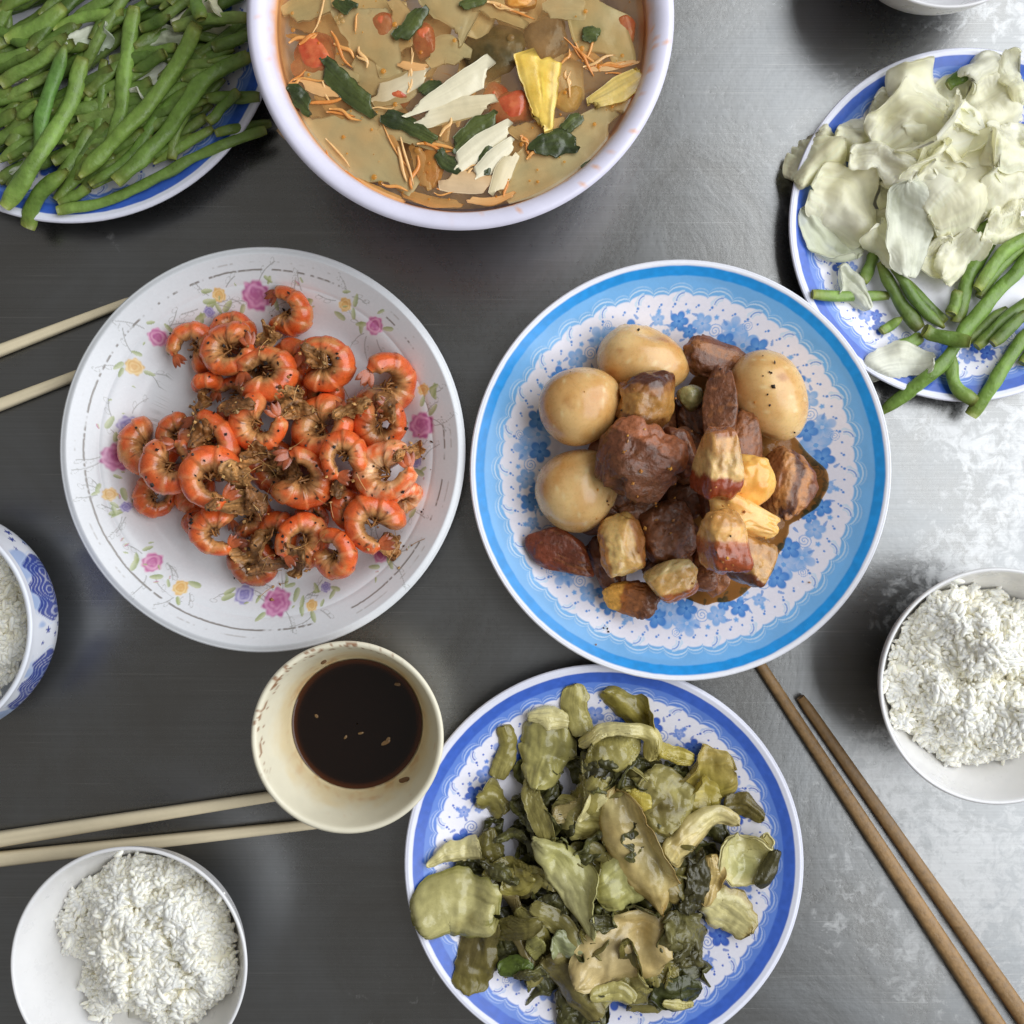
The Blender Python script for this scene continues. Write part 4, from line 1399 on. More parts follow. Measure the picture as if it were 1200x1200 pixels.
for k in range(95):
    a, rr = rng.uniform(0, 2 * PI), 160 * math.sqrt(rng.uniform(0, 1))
    cx_, cy_ = 700 + rr * math.cos(a) * 0.92, 1030 + rr * math.sin(a)
    d = rng.uniform(0, PI)
    ln = rng.uniform(18, 42)
    dk = rng.random() < 0.72
    p = [(cx_ - ln * math.cos(d), cy_ - ln * math.sin(d)), (cx_ + rng.uniform(-9, 9), cy_ + rng.uniform(-9, 9)), (cx_ + ln * math.cos(d), cy_ + ln * math.sin(d))]
    pick(p, [22, rng.uniform(30, 60), 20], LD if dk else LP, (DARK if dk else OL) * rng.uniform(0.85, 1.35), 'dark_pickle' if dk else 'thin_pickle', col2=c(104, 104, 58) if dk else PALE, zref=0.02, px3=False,
         curl=rng.uniform(-1.2, 1.5), wrinkle=0.0034 if dk else 0.0016, wscale=150 if dk else 90, rag=0.5 if dk else 0.25, folds=1, thick=0.0009 if dk else 0.0016, veins=0.35 if dk else 0.12)
    hm_pickle.h = np.minimum(hm_pickle.h, 0.024)
for k in range(34):
    a, rr = rng.uniform(0, 2 * PI), 135 * math.sqrt(rng.uniform(0.05, 1))
    cx_, cy_ = 690 + rr * math.cos(a) * 0.95, 1040 + rr * math.sin(a)
    d, ln = rng.uniform(0, PI), rng.uniform(24, 44)
    cc = [OL, c(156, 146, 84), PALE, c(130, 122, 62), c(170, 152, 98)][k % 5]
    pick([(cx_ - ln * math.cos(d), cy_ - ln * math.sin(d)), (cx_ + rng.uniform(-7, 7), cy_ + rng.uniform(-7, 7)), (cx_ + ln * math.cos(d), cy_ + ln * math.sin(d))], [16, rng.uniform(18, 30), 14], LP, cc, 'thin_pickle' if k % 2 else 'pickle', col2=c(112, 104, 54), zref=0.028, px3=False,
         curl=rng.uniform(-1.2, 1.4), folds=1 if k % 3 == 0 else 0, lift=-0.0005)
    hm_pickle.h = np.minimum(hm_pickle.h, 0.027)
hm_pickle.h = np.minimum(hm_pickle.h, 0.030)
pk = [
    ([(515, 120), (520, 185), (545, 260)], [26, 28, 22], 'upright olive pickled stem strip at the top against the blue rim', OL, dict(col2=PALE, curl=0.5)),
    ([(310, 235), (325, 300), (290, 395)], [18, 22, 22], 'narrow pale pickled stem curving down beside the broad stem base', PALE, dict(col2=OL)),
    ([(600, 130), (650, 165), (720, 220), (815, 290)], [24, 34, 30, 22], 'long folded olive stem strip lying towards the blue rim', OL, dict(col2=YEL, curl=1.0)),
    ([(740, 280), (790, 310), (860, 330)], [12, 18, 14], 'narrow yellowish pickled strip beside the long folded strip', YEL, {}),
    ([(430, 210), (440, 300), (410, 400)], [48, 70, 40], 'broad ribbed grey green stem base at the back of the pickles', c(160, 154, 92), dict(col2=PALE, curl=1.0, veins=0.16)),
    ([(380, 210), (440, 205), (500, 215)], [16, 22, 14], 'cream edge of pickled stem folded over the broad stem base', CREAM, dict(curl=1.2)),
    ([(800, 360), (890, 390), (985, 370)], [52, 66, 52], 'wide translucent yellow olive pickled leaf by the rim', YEL, dict(col2=TAN, mat='thin_pickle', curl=0.6)),
    ([(830, 450), (880, 440), (940, 440)], [30, 40, 30], LP, YEL, dict(mat='thin_pickle')),
    ([(600, 330), (650, 290), (700, 270)], [30, 44, 26], 'cup shaped pale green pickled stem below the arched one', PALE, dict(col2=OL, curl=1.3)),
    ([(530, 290), (600, 240), (680, 235), (735, 260), (728, 330)], [14, 16, 16, 22, 16], 'arched cream pickled stem bent round like a hook', CREAM, dict(col2=YEL, curl=1.4, arch=0.004)),
    ([(950, 470), (1010, 470), (1065, 510)], [22, 28, 16], 'brown olive pickled leaf behind the saddle shaped stem', c(106, 92, 46), dict(mat='dark_pickle', col2=OL)),
    ([(690, 400), (760, 440), (790, 520)], [50, 66, 40], 'wrinkled translucent olive leaf behind the large tan leaf', c(124, 112, 62), dict(mat='thin_pickle', col2=PALE, wrinkle=0.003, wscale=140)),
    ([(670, 410), (695, 425), (730, 430)], [14, 20, 14], 'small bright yellow patch of pickled stem', YEL * 1.15, {}),
    ([(1000, 550), (1010, 610), (1080, 640)], [44, 68, 36], 'saddle shaped pale olive stem with a pale rim', c(176, 176, 112), dict(col2=CREAM, curl=-1.0, edge=CREAM, thick=0.003)),
    ([(1040, 690), (1080, 640), (1100, 590)], [14, 20, 14], LD, DARK * 1.4, dict(mat='dark_pickle')),
    ([(900, 720), (965, 770), (1020, 830)], [36, 52, 34], 'cream white pickled stem slab lying near the rim', CREAM, dict(col2=c(196, 186, 130), curl=0.7, thick=0.0026, edge=c(170, 150, 90))),
    ([(230, 450), (275, 460), (310, 500)], [26, 38, 26], 'ribbed pale stem end at the edge of the heap', PALE, dict(col2=OL, curl=1.0, veins=0.2)),
    ([(85, 630), (150, 605), (245, 590)], [8, 26, 28], 'whitish pointed pickled stem with a browned tip by the rim', CREAM, dict(col2=c(170, 158, 116), curl=0.9)),
    ([(250, 680), (330, 650), (390, 640)], [20, 30, 14], LP, OL, {}),
    ([(215, 1000), (235, 890), (270, 780)], [40, 40, 26], 'brown olive translucent strip hanging over the plate edge', c(112, 100, 56), dict(mat='thin_pickle', col2=OL, curl=0.4)),
    ([(65, 800), (150, 740), (290, 770)], [44, 78, 56], 'large smooth pale green stem slab reaching over the plate rim', c(164, 156, 88), dict(col2=c(206, 198, 138), curl=0.6, thick=0.0028, edge=c(140, 136, 70), wrinkle=0.0008, tip=4, blunt=4)),
    ([(570, 700), (650, 660), (740, 640)], [50, 72, 44], 'glossy yellow green stem sheet beneath the large tan leaf', c(166, 162, 86), dict(col2=c(196, 192, 130), curl=0.8, mat='pickle')),
    ([(455, 820), (510, 850), (560, 840)], [22, 34, 20], 'small grey green stem oval between darker leaves', c(146, 150, 108), dict(curl=0.9)),
    ([(430, 880), (500, 950), (580, 1050)], [40, 40, 24], 'translucent olive stem trailing toward the plate edge', c(152, 140, 90), dict(mat='thin_pickle', col2=OL, curl=0.8)),
    ([(390, 545), (480, 610), (530, 720), (570, 815)], [16, 52, 40, 18], 'twisted pale green pickled stem in the middle of the heap', c(172, 168, 100), dict(col2=c(208, 202, 150), curl=1.1, twist=1.0, thick=0.002)),
    ([(310, 660), (345, 680), (400, 655)], [20, 34, 12], LP, OL * 1.1, {}),
    ([(630, 400), (640, 500), (710, 620), (765, 745)], [34, 60, 66, 14], 'large tan wrinkled leaf blade lying across the top of the pickles', TAN, dict(col2=CREAM, curl=0.9, wrinkle=0.0024, edge=c(170, 140, 80))),
    ([(770, 590), (850, 530), (930, 490), (995, 515)], [44, 40, 32, 20], 'cream folded leaf rib branching off the large tan leaf', CREAM, dict(col2=TAN, curl=1.1, twist=0.5)),
    ([(905, 600), (910, 660), (890, 740)], [18, 26, 12], 'tan leaf flake beside the dark hanging leaf', TAN, {}),
    ([(510, 950), (590, 880), (690, 840), (780, 870)], [30, 56, 72, 66], 'wide wavy tan leaf sheet spread across the lower heap', TAN, dict(col2=c(206, 186, 136), curl=0.5, wrinkle=0.003, edge=c(196, 176, 120))),
    ([(520, 490), (560, 440), (600, 420)], [10, 22, 14], 'small cream frilled scrap on dark leaves', CREAM, dict(wrinkle=0.002)),
    ([(760, 780), (830, 830), (860, 900)], [40, 52, 30], 'dark crinkled leaf hanging beside the bare patch of plate', DARK * 1.3, dict(mat='dark_pickle', col2=c(120, 114, 66), wrinkle=0.004, wscale=170, rag=0.4)),
    ([(850, 560), (865, 660), (830, 760)], [20, 30, 20], LD, DARK * 1.2, dict(mat='dark_pickle', wrinkle=0.003, wscale=160)),
    ([(560, 980), (640, 975), (680, 1000)], [18, 24, 18], LP, PALE, {}),
    ([(740, 960), (800, 985), (880, 970)], [26, 40, 20], 'dark green leaf end beside the bare plate near the edge', c(70, 74, 36), dict(mat='dark_pickle', wrinkle=0.003)),
    ([(760, 1000), (810, 1015), (855, 1020)], [8, 14, 8], LP, PALE, {}),
    ([(380, 870), (395, 860), (420, 830)], [20, 24, 14], LP, c(150, 146, 84), {}),
    ([(300, 930), (350, 920), (400, 930)], [18, 24, 18], 'bright green leaf patch deep among the dark pickles', c(92, 110, 40), dict(mat='dark_pickle')),
]
for p, w, lb, col, kw in pk:
    pick(p, w, lb, col, zref=0.032, **kw)
for k in range(4, 26, 6):
    q_ = [(400, 470), (440, 520), (520, 530), (470, 430), (330, 560), (380, 600), (420, 760), (360, 800), (330, 840), (450, 700), (600, 760), (350, 980), (420, 1000), (720, 1010), (640, 1040), (560, 590), (300, 640), (860, 760), (560, 400), (480, 900), (310, 740), (540, 480), (390, 930), (880, 830), (610, 400), (700, 980)][k]
    d = rng.uniform(0, PI)
    ln = rng.uniform(30, 62)
    pick([(q_[0] - ln * math.cos(d), q_[1] - ln * math.sin(d)), (q_[0] + rng.uniform(-14, 14), q_[1] + rng.uniform(-14, 14)), (q_[0] + ln * math.cos(d), q_[1] + ln * math.sin(d))], [10, rng.uniform(14, 24), 8], LD, DARK * rng.uniform(0.8, 1.5), 'dark_pickle',
         col2=c(110, 108, 58), curl=rng.uniform(-1.4, 1.6), wrinkle=0.003, wscale=190, rag=0.5, thick=0.0008, veins=0.4)

# ------------------------------------------------------------------ fried shrimp
def shrimp(px_, py_, rpx, op, tiltx, tilty, label, zref=0.022, dark=1.0, gap=38, pale=0.0):
    sd = int(rng.integers(1e6))
    gap = float(rng.choice([20, 30, 45, 60, 90]))
    asp = rng.uniform(0.80, 1.0)
    tiltx, tilty = tiltx + rng.uniform(-14, 14), tilty + rng.uniform(-14, 14)
    r = S(rpx, zref)
    nu, nv = 60, 20
    s = np.linspace(0, 1, nu)
    th = math.radians(op) + math.radians(gap) / 2 + s * math.radians(360 - gap)
    base = 0.53 - 0.25 * s ** 1.2
    sgm = (s * 6.3) % 1.0
    stepk = 0.14 * (sgm - 0.45) * sstep(0.03, 0.1, s)
    cap = np.sqrt(np.clip(s / 0.07, 0, 1)) * np.clip((1 - s) / 0.05, 0.25, 1) ** 0.5
    rt = r * base * (1 + stepk) * cap
    rc = r * (1 - base) * (1 - 0.06 * s) + 0.03 * r
    ph = np.linspace(0, 2 * PI, nv, endpoint=False)
    TH, PH = np.meshgrid(th, ph, indexing='ij')
    rr = rt[:, None] * (1 - 0.16 * sstep(-0.2, -1, np.cos(PH)))
    rr = rr * (1 + 0.07 * fbm(np.stack([TH * 2.5, np.cos(PH) * 1.5, np.sin(PH) * 1.5], -1), sd))
    rad = rc[:, None] + rr * np.cos(PH)
    ca, sa = math.cos(math.radians(op)), math.sin(math.radians(op))
    X_, Y_ = rad * np.cos(TH), rad * np.sin(TH)
    k1, k2 = X_ * ca + Y_ * sa, (-X_ * sa + Y_ * ca) * asp
    V = np.stack([k1 * ca - k2 * sa, k1 * sa + k2 * ca, 1.02 * rr * np.sin(PH) + (0.16 * r * s)[:, None]], -1).reshape(-1, 3)
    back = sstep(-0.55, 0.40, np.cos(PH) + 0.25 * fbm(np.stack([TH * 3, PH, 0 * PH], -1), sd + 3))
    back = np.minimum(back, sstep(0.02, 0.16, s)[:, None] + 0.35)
    orange, belly = c(232, 108, 48), c(206, 150, 94)
    nz = fbm(np.stack([TH * 4, np.cos(PH) * 2, np.sin(PH) * 2], -1), sd + 4)
    orange2 = mix(np.broadcast_to(orange, TH.shape + (3,)), c(198, 78, 38), np.clip(0.35 + 0.9 * nz, 0, 1))
    orange2 = mix(orange2, c(244, 172, 118), (0.6 + 0.3 * pale) * sstep(0.76, 0.98, sgm)[:, None] * np.clip(0.6 + nz, 0, 1))
    orange2 = orange2 * (1 - 0.2 * np.exp(-((np.minimum(sgm, 1 - sgm)) / 0.05) ** 2))[:, None, None]
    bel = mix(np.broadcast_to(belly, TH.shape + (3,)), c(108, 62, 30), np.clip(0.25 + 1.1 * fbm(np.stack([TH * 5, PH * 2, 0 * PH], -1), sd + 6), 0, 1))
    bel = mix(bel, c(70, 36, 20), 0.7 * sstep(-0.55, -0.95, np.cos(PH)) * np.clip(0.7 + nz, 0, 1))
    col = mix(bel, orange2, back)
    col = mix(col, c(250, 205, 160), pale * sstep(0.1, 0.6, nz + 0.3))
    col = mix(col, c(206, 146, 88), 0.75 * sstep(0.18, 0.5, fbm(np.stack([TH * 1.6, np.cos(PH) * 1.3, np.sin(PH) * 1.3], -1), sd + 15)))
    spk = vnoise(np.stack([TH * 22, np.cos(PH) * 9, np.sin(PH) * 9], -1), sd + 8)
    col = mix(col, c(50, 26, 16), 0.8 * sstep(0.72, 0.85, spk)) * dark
    parts = [(V, grid_faces(nu, nv, False, True), col.reshape(-1, 3), 'shell', 'shrimp')]
    # tail fan: four flat blades at the thin end
    tv, tf, tcx = [], [], []
    te, pe = th[-1], np.array([rc[-1] * math.cos(th[-1]), rc[-1] * math.sin(th[-1]), 0.16 * r])
    for i, sp in enumerate((-0.55, -0.18, 0.2, 0.55)):
        d = te + PI / 2 + sp + 0.25
        dirv, sidev = np.array([math.cos(d), math.sin(d), 0.25 * (i % 2) - 0.05]), np.array([-math.sin(d), math.cos(d), 0.3])
        a = np.linspace(0, 1, 7)
        wd = r * 0.105 * np.sin(PI * np.clip(a * 0.86 + 0.14, 0, 1)) ** 0.7
        ln = r * 0.52
        k = len(tv) * 0 + sum(len(x_) for x_ in tv)
        pts_ = np.stack([pe + dirv * ln * a[:, None] + sidev * (wd * e)[:, None] + np.array([0, 0, hgt]) for e in (-1, 0, 1) for hgt in ((0.0,) if e else (0.0006,))], 1)
        tv.append(pts_.reshape(-1, 3))
        tf.append(grid_faces(7, 3) + k)
        tcx.append(np.repeat(mix(np.broadcast_to(c(206, 104, 58), (7, 3)), c(124, 62, 36), a), 3, axis=0) * dark)
    parts.append((np.vstack(tv), np.vstack(tf), np.vstack(tcx), 'tail_fan', 'shrimp'))
    # swimming legs curled on the inside
    lv, lf, lc, k = [], [], [], 0
    for i in range(9):
        ss = 0.1 + 0.07 * i
        j = int(ss * (nu - 1))
        a0 = th[j]
        p0 = np.array([(rc[j] - rt[j] * 0.8) * math.cos(a0), (rc[j] - rt[j] * 0.8) * math.sin(a0), rt[j] * 0.35 * (1 if i % 2 else -0.3)])
        d = a0 + PI + rng.uniform(-0.8, 0.8)
        p1 = p0 + np.array([math.cos(d), math.sin(d), rng.uniform(-0.2, 0.6)]) * r * rng.uniform(0.16, 0.34)
        sv = np.array([-math.sin(d), math.cos(d), 0.2]) * r * 0.05
        lv.append(np.array([p0 - sv, p0 + sv, p1 + sv * 0.5, p1 - sv * 0.5, p0 + [0, 0, r * 0.06], p1 + [0, 0, r * 0.04]]))
        lf += [[k, k + 3, k + 5, k + 4], [k + 4, k + 5, k + 2, k + 1], [k, k + 1, k + 2, k + 3]]
        lc.append(np.broadcast_to(c(186, 128, 70) * rng.uniform(0.5, 1.1), (6, 3)))
        k += 6
    parts.append((np.vstack(lv), np.array(lf), np.vstack(lc), 'legs', 'shred'))
    Rm = np.array(Matrix.Rotation(math.radians(tiltx), 3, 'X') @ Matrix.Rotation(math.radians(tilty), 3, 'Y')).T
    x, y = P(px_, py_, zref)
    Vr = parts[0][0] @ Rm + np.array([x, y, 0])
    dz = hm_shrimp.drop(Vr, 90)
    root = empty('fried_shrimp', (x, y, dz + float(Vr[:, 2].min())))
    for Vp, Fp, Cp, nm, mt in parts:
        Vw = Vp @ Rm + np.array([x, y, dz])
        make(nm, Vw, Fp, M[mt], root, Cp)
        if nm == 'shell':
            hm_shrimp.splat(Vw)
    tag(root, label, 'shrimp', 'fried shrimp piled on the floral plate')
    return root


def c1(a, b):
    return 60 + a * 0.41667, 280 + b * 0.41667


LS = 'small curled orange fried shrimp in the pile on the floral plate'
# x, y, r (crop px), opening direction, tilts, label, darkness, gap
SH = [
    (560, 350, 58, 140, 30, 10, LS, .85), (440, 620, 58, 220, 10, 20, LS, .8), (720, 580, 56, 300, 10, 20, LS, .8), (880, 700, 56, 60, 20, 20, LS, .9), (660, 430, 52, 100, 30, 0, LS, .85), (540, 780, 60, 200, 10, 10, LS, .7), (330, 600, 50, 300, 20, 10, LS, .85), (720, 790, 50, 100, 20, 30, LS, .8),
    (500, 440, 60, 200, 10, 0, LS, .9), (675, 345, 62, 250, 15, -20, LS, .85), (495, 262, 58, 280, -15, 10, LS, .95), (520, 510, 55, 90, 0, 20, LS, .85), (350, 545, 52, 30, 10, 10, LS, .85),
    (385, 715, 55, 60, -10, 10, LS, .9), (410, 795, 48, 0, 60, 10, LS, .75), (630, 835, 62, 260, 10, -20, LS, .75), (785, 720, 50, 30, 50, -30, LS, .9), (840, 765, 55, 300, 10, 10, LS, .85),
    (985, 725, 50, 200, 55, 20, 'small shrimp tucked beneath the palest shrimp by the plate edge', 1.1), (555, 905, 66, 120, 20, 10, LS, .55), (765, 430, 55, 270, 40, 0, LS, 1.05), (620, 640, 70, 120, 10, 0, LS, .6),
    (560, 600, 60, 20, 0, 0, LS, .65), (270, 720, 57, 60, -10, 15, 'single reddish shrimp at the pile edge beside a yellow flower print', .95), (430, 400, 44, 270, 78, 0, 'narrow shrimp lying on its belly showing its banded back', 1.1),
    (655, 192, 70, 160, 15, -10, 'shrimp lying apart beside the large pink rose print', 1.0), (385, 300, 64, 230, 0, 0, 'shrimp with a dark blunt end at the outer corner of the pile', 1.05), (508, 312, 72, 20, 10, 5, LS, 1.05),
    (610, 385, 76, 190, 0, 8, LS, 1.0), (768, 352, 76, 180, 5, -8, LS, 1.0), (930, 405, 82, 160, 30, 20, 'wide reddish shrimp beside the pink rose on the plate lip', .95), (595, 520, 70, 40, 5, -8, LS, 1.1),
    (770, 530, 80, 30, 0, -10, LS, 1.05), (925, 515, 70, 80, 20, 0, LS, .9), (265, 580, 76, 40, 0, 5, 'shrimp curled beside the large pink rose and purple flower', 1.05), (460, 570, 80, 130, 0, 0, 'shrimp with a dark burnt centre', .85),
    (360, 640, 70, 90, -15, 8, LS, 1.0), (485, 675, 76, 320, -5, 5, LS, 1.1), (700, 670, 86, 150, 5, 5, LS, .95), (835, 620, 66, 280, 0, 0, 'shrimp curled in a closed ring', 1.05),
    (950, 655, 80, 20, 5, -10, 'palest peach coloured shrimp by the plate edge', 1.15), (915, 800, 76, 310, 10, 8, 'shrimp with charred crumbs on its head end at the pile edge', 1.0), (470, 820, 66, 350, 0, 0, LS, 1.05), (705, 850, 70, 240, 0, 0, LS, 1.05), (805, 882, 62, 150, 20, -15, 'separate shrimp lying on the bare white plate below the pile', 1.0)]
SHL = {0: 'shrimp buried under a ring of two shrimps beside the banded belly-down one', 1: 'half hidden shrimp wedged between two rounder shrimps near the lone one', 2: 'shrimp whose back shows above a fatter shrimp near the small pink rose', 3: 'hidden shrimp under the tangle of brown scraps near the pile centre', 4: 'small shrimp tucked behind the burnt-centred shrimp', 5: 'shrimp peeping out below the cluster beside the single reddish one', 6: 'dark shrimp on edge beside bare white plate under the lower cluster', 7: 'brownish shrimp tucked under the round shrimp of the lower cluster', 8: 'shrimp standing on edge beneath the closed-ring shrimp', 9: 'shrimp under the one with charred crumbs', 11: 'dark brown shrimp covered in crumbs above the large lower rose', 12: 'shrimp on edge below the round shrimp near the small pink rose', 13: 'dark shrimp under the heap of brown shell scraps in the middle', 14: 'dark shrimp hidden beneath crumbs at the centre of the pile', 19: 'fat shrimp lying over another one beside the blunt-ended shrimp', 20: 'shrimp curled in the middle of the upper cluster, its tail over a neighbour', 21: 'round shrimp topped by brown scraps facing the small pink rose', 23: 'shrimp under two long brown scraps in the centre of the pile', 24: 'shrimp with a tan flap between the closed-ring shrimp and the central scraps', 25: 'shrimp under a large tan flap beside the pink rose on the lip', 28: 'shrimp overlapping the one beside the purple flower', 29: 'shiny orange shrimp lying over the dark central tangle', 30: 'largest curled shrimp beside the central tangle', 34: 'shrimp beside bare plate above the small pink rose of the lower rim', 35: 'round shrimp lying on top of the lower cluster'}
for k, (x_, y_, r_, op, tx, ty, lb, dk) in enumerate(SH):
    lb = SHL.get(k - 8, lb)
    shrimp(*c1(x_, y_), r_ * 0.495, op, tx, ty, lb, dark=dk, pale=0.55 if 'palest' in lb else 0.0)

# frazzled brown shell shreds and crumbs on the shrimp
SHR = [(600, 265, 90, 60, 280), (400, 480, 100, 60, 250), (430, 545, 90, 50, 250), (665, 455, 100, 55, 50), (690, 490, 100, 50, 10), (550, 670, 80, 60, 260), (520, 735, 120, 60, 10), (580, 740, 80, 50, 290), (560, 860, 140, 70, 30),
       (640, 640, 120, 70, 340), (590, 620, 80, 60, 60), (950, 865, 80, 55, 290), (1010, 600, 90, 45, 30), (850, 480, 110, 50, 20), (935, 480, 110, 60, 280), (680, 900, 110, 60, 80), (600, 930, 120, 40, 10), (740, 330, 90, 50, 320), (530, 470, 110, 40, 0), (820, 700, 60, 40, 60)]
for x_, y_, ln, wd, a in SHR:
    d = math.radians(a)
    dx, dy = ln / 2 * math.cos(d), -ln / 2 * math.sin(d)
    cc = [c(204, 152, 92), c(184, 128, 72), c(150, 104, 60), c(196, 140, 82)][int(rng.integers(4))]
    o = leaf('shell_shred', hm_shrimp, [c1(x_ - dx, y_ - dy), c1(x_ + rng.uniform(-12, 12), y_ + rng.uniform(-12, 12)), c1(x_ + dx, y_ + dy)], np.array([0.6, 1, 0.55]) * wd * 0.52, 0.03, cc, M['shred'], curl=rng.uniform(0.4, 1.3), thick=0.0007, wrinkle=0.0028, wscale=230, rag=0.5,
             col2=c(128, 84, 46), veins=0.45, drape=0.7, nu=40, nv=24, pct=78, folds=1, crease=0.0012)
    tag(o, 'frazzled tan brown shell scrap lying on the fried shrimp', 'shrimp shell', 'fried shell scraps on the shrimp')


def crumbs(name, hm, spots, mat, size, label, cat, cols, strands=0, zoff=0.0):
    """many small irregular grains and thin strands, resting on whatever is below them"""
    Vs, Fs, Cs, k = [], [], [], 0
    oct_ = np.array([[1, 0, 0], [-1, 0, 0], [0, 1, 0], [0, -1, 0], [0, 0, 1], [0, 0, -1]], float)
    of = [[0, 2, 4], [2, 1, 4], [1, 3, 4], [3, 0, 4], [2, 0, 5], [1, 2, 5], [3, 1, 5], [0, 3, 5]]
    for x, y in spots:
        s_ = size * rng.uniform(0.5, 1.4)
        a = rng.uniform(0, PI)
        p = oct_ * s_ * rng.uniform(0.6, 1.5, 3) * rng.uniform(0.75, 1.2, (6, 1))
        p = p @ np.array(Matrix.Rotation(a, 3, 'Z') @ Matrix.Rotation(rng.uniform(-1, 1), 3, 'X')).T
        z = float(hm.at(np.array(x), np.array(y))) + s_ * 0.4 + zoff
        Vs.append(p + [x, y, z])
        Fs += [[k + i for i in f] for f in of]
        Cs.append(np.broadcast_to(cols[int(rng.integers(len(cols)))] * rng.uniform(0.6, 1.25), (6, 3)))
        k += 6
    for i in range(strands):
        x, y = spots[int(rng.integers(len(spots)))]
        d, ln = rng.uniform(0, 2 * PI), rng.uniform(0.004, 0.012)
        bnd = rng.uniform(-60, 60)
        a = np.linspace(0, 1, 6)
        px_ = x + ln * a * math.cos(d) - bnd * (ln * a) ** 2 * math.sin(d)
        py_ = y + ln * a * math.sin(d) + bnd * (ln * a) ** 2 * math.cos(d)
        pz = hm.at(px_, py_)
        pz = np.convolve(np.pad(pz, 2, mode='edge'), np.ones(5) / 5, mode='valid') + 0.0007 + 0.0015 * rng.random() * a
        w_ = 0.0002
        ring = []
        for e in range(3):
            f = 2 * PI * e / 3
            ring.append(np.stack([px_ - math.sin(d) * w_ * math.cos(f), py_ + math.cos(d) * w_ * math.cos(f), pz + w_ * math.sin(f)], -1))
        Vs.append(np.stack(ring, 1).reshape(-1, 3))
        Fs += (grid_faces(6, 3, False, True) + k).tolist()
        Cs.append(np.broadcast_to(c(206, 160, 96) * rng.uniform(0.6, 1.15), (18, 3)))
        k += 18
    o = make(name, np.vstack(Vs), Fs, mat, None, np.vstack(Cs), smooth=False)
    tag(o, label, cat, None, 'stuff')
    return o


spots = []
for x_, y_, ln, wd, a in SHR:
    for _ in range(12):
        spots.append(P(*c1(x_ + rng.normal(0, 30), y_ + rng.normal(0, 30)), 0.028))
crumbs('fried_crumbs', hm_shrimp, spots, M['shred'], 0.0009, 'fried brown garlic crumbs and thin legs scattered over the shrimp', 'crumbs', [c(190, 136, 72), c(140, 92, 46), c(96, 60, 32), c(216, 172, 108)], strands=45)
spots = [P(*c1(x_ + rng.normal(0, 45), y_ + rng.normal(0, 45)), 0.028) for x_, y_, *_ in SH for _ in range(3)] + [P(*c1(1044, 768), 0.01), P(*c1(835, 450), 0.01), P(*c1(975, 565), 0.012), P(*c1(1005, 540), 0.012), P(*c1(440, 505), 0.01)]
crumbs('pepper_grains', hm_shrimp, spots, M['pepper'], 0.0008, 'black pepper grains sprinkled on shrimp and floral plate', 'pepper', [c(32, 24, 20), c(48, 34, 26)])

# ------------------------------------------------------------------ braised pork and eggs
def c2(a, b):
    return 540 + a * 0.43333, 290 + b * 0.43333


ZP = 0.026


def egg(a, b, ln, wd, ang, label, tilt=0, dent=False):
    sd = int(rng.integers(1e6))
    nu, nv = 40, 48
    th = np.linspace(0.02, PI - 0.02, nu)
    ph = np.linspace(0, 2 * PI, nv, endpoint=False)
    TH, PH = np.meshgrid(th, ph, indexing='ij')
    L_, W_ = S(ln * 0.455, ZP) / 2, S(wd * 0.455, ZP) / 2
    ax = np.cos(TH)
    rad = np.sin(TH) * (1 - 0.13 * ax)
    u = np.stack([ax, rad * np.cos(PH), rad * np.sin(PH)], -1)
    k = 1 + 0.025 * fbm(u * 1.6, sd) + 0.008 * fbm(u * 7, sd + 1)
    if dent:
        k = k - 0.16 * np.exp(-((u[..., 0] + 0.05) ** 2 * 9 + (u[..., 1] - 0.75) ** 2 * 12 + (u[..., 2] - 0.6) ** 2 * 5)) + 0.03 * vnoise(u * 9, 5) * sstep(0.2, 0.7, u[..., 1])
    q = u * np.array([L_, W_, W_ * 0.96]) * k[..., None]
    R = Matrix.Rotation(math.radians(ang), 3, 'Z') @ Matrix.Rotation(math.radians(tilt), 3, 'Y')
    q = q.reshape(-1, 3) @ np.array(R).T
    x, y = P(*c2(a, b), ZP)
    q += [x, y, 0]
    q[:, 2] += hm_pork.drop(q, 99.0)
    uu = u.reshape(-1, 3)
    base = np.broadcast_to(c(238, 202, 140), (len(uu), 3))
    col = mix(base, c(204, 148, 78), np.clip(0.42 + 1.0 * fbm(uu * 1.7, sd + 3), 0, 1))
    col = mix(col, c(240, 220, 168), 0.6 * sstep(0.58, 0.74, vnoise(uu * 17, sd + 4)))
    col = mix(col, c(170, 104, 46), 0.7 * sstep(0.52, 0.8, vnoise(uu * 3.1, sd + 6)))
    o = make('braised_egg', q, grid_faces(nu, nv, False, True), M['egg'], None, col)
    tag(o, label, 'egg', 'whole braised eggs')
    hm_pork.splat(q)
    return o


egg(495, 305, 242, 178, -14, 'oblong golden braised egg with a dented top by the plate border', dent=True)
egg(322, 430, 214, 194, 30, 'smooth round braised egg between two other whole eggs')
egg(320, 652, 226, 208, 40, 'plump braised egg with a pepper grain and a fine crack')
egg(838, 402, 252, 190, -58, 'pepper speckled oval braised egg standing apart on the far side of the meat', tilt=8)

BR, BRD, RED, FAT, FATB, YOLK = c(158, 98, 56), c(110, 66, 40), c(142, 66, 34), c(214, 172, 104), c(178, 122, 62), c(236, 172, 76)


def meatcol(a=BR, b=BRD, f=1.6):
    def fn(u, sd):
        n = fbm(u * f, sd + 5)
        fib = vnoise(np.stack([u[:, 0] * 2, u[:, 1] * 11, u[:, 2] * 11], -1), sd + 6)
        col = mix(np.broadcast_to(a, u.shape), b, np.clip(0.45 + 0.9 * n + 0.25 * fib, 0, 1))
        return mix(col, c(170, 108, 60), 0.5 * sstep(0.35, 0.75, fib + 0.4 * n))
    return fn


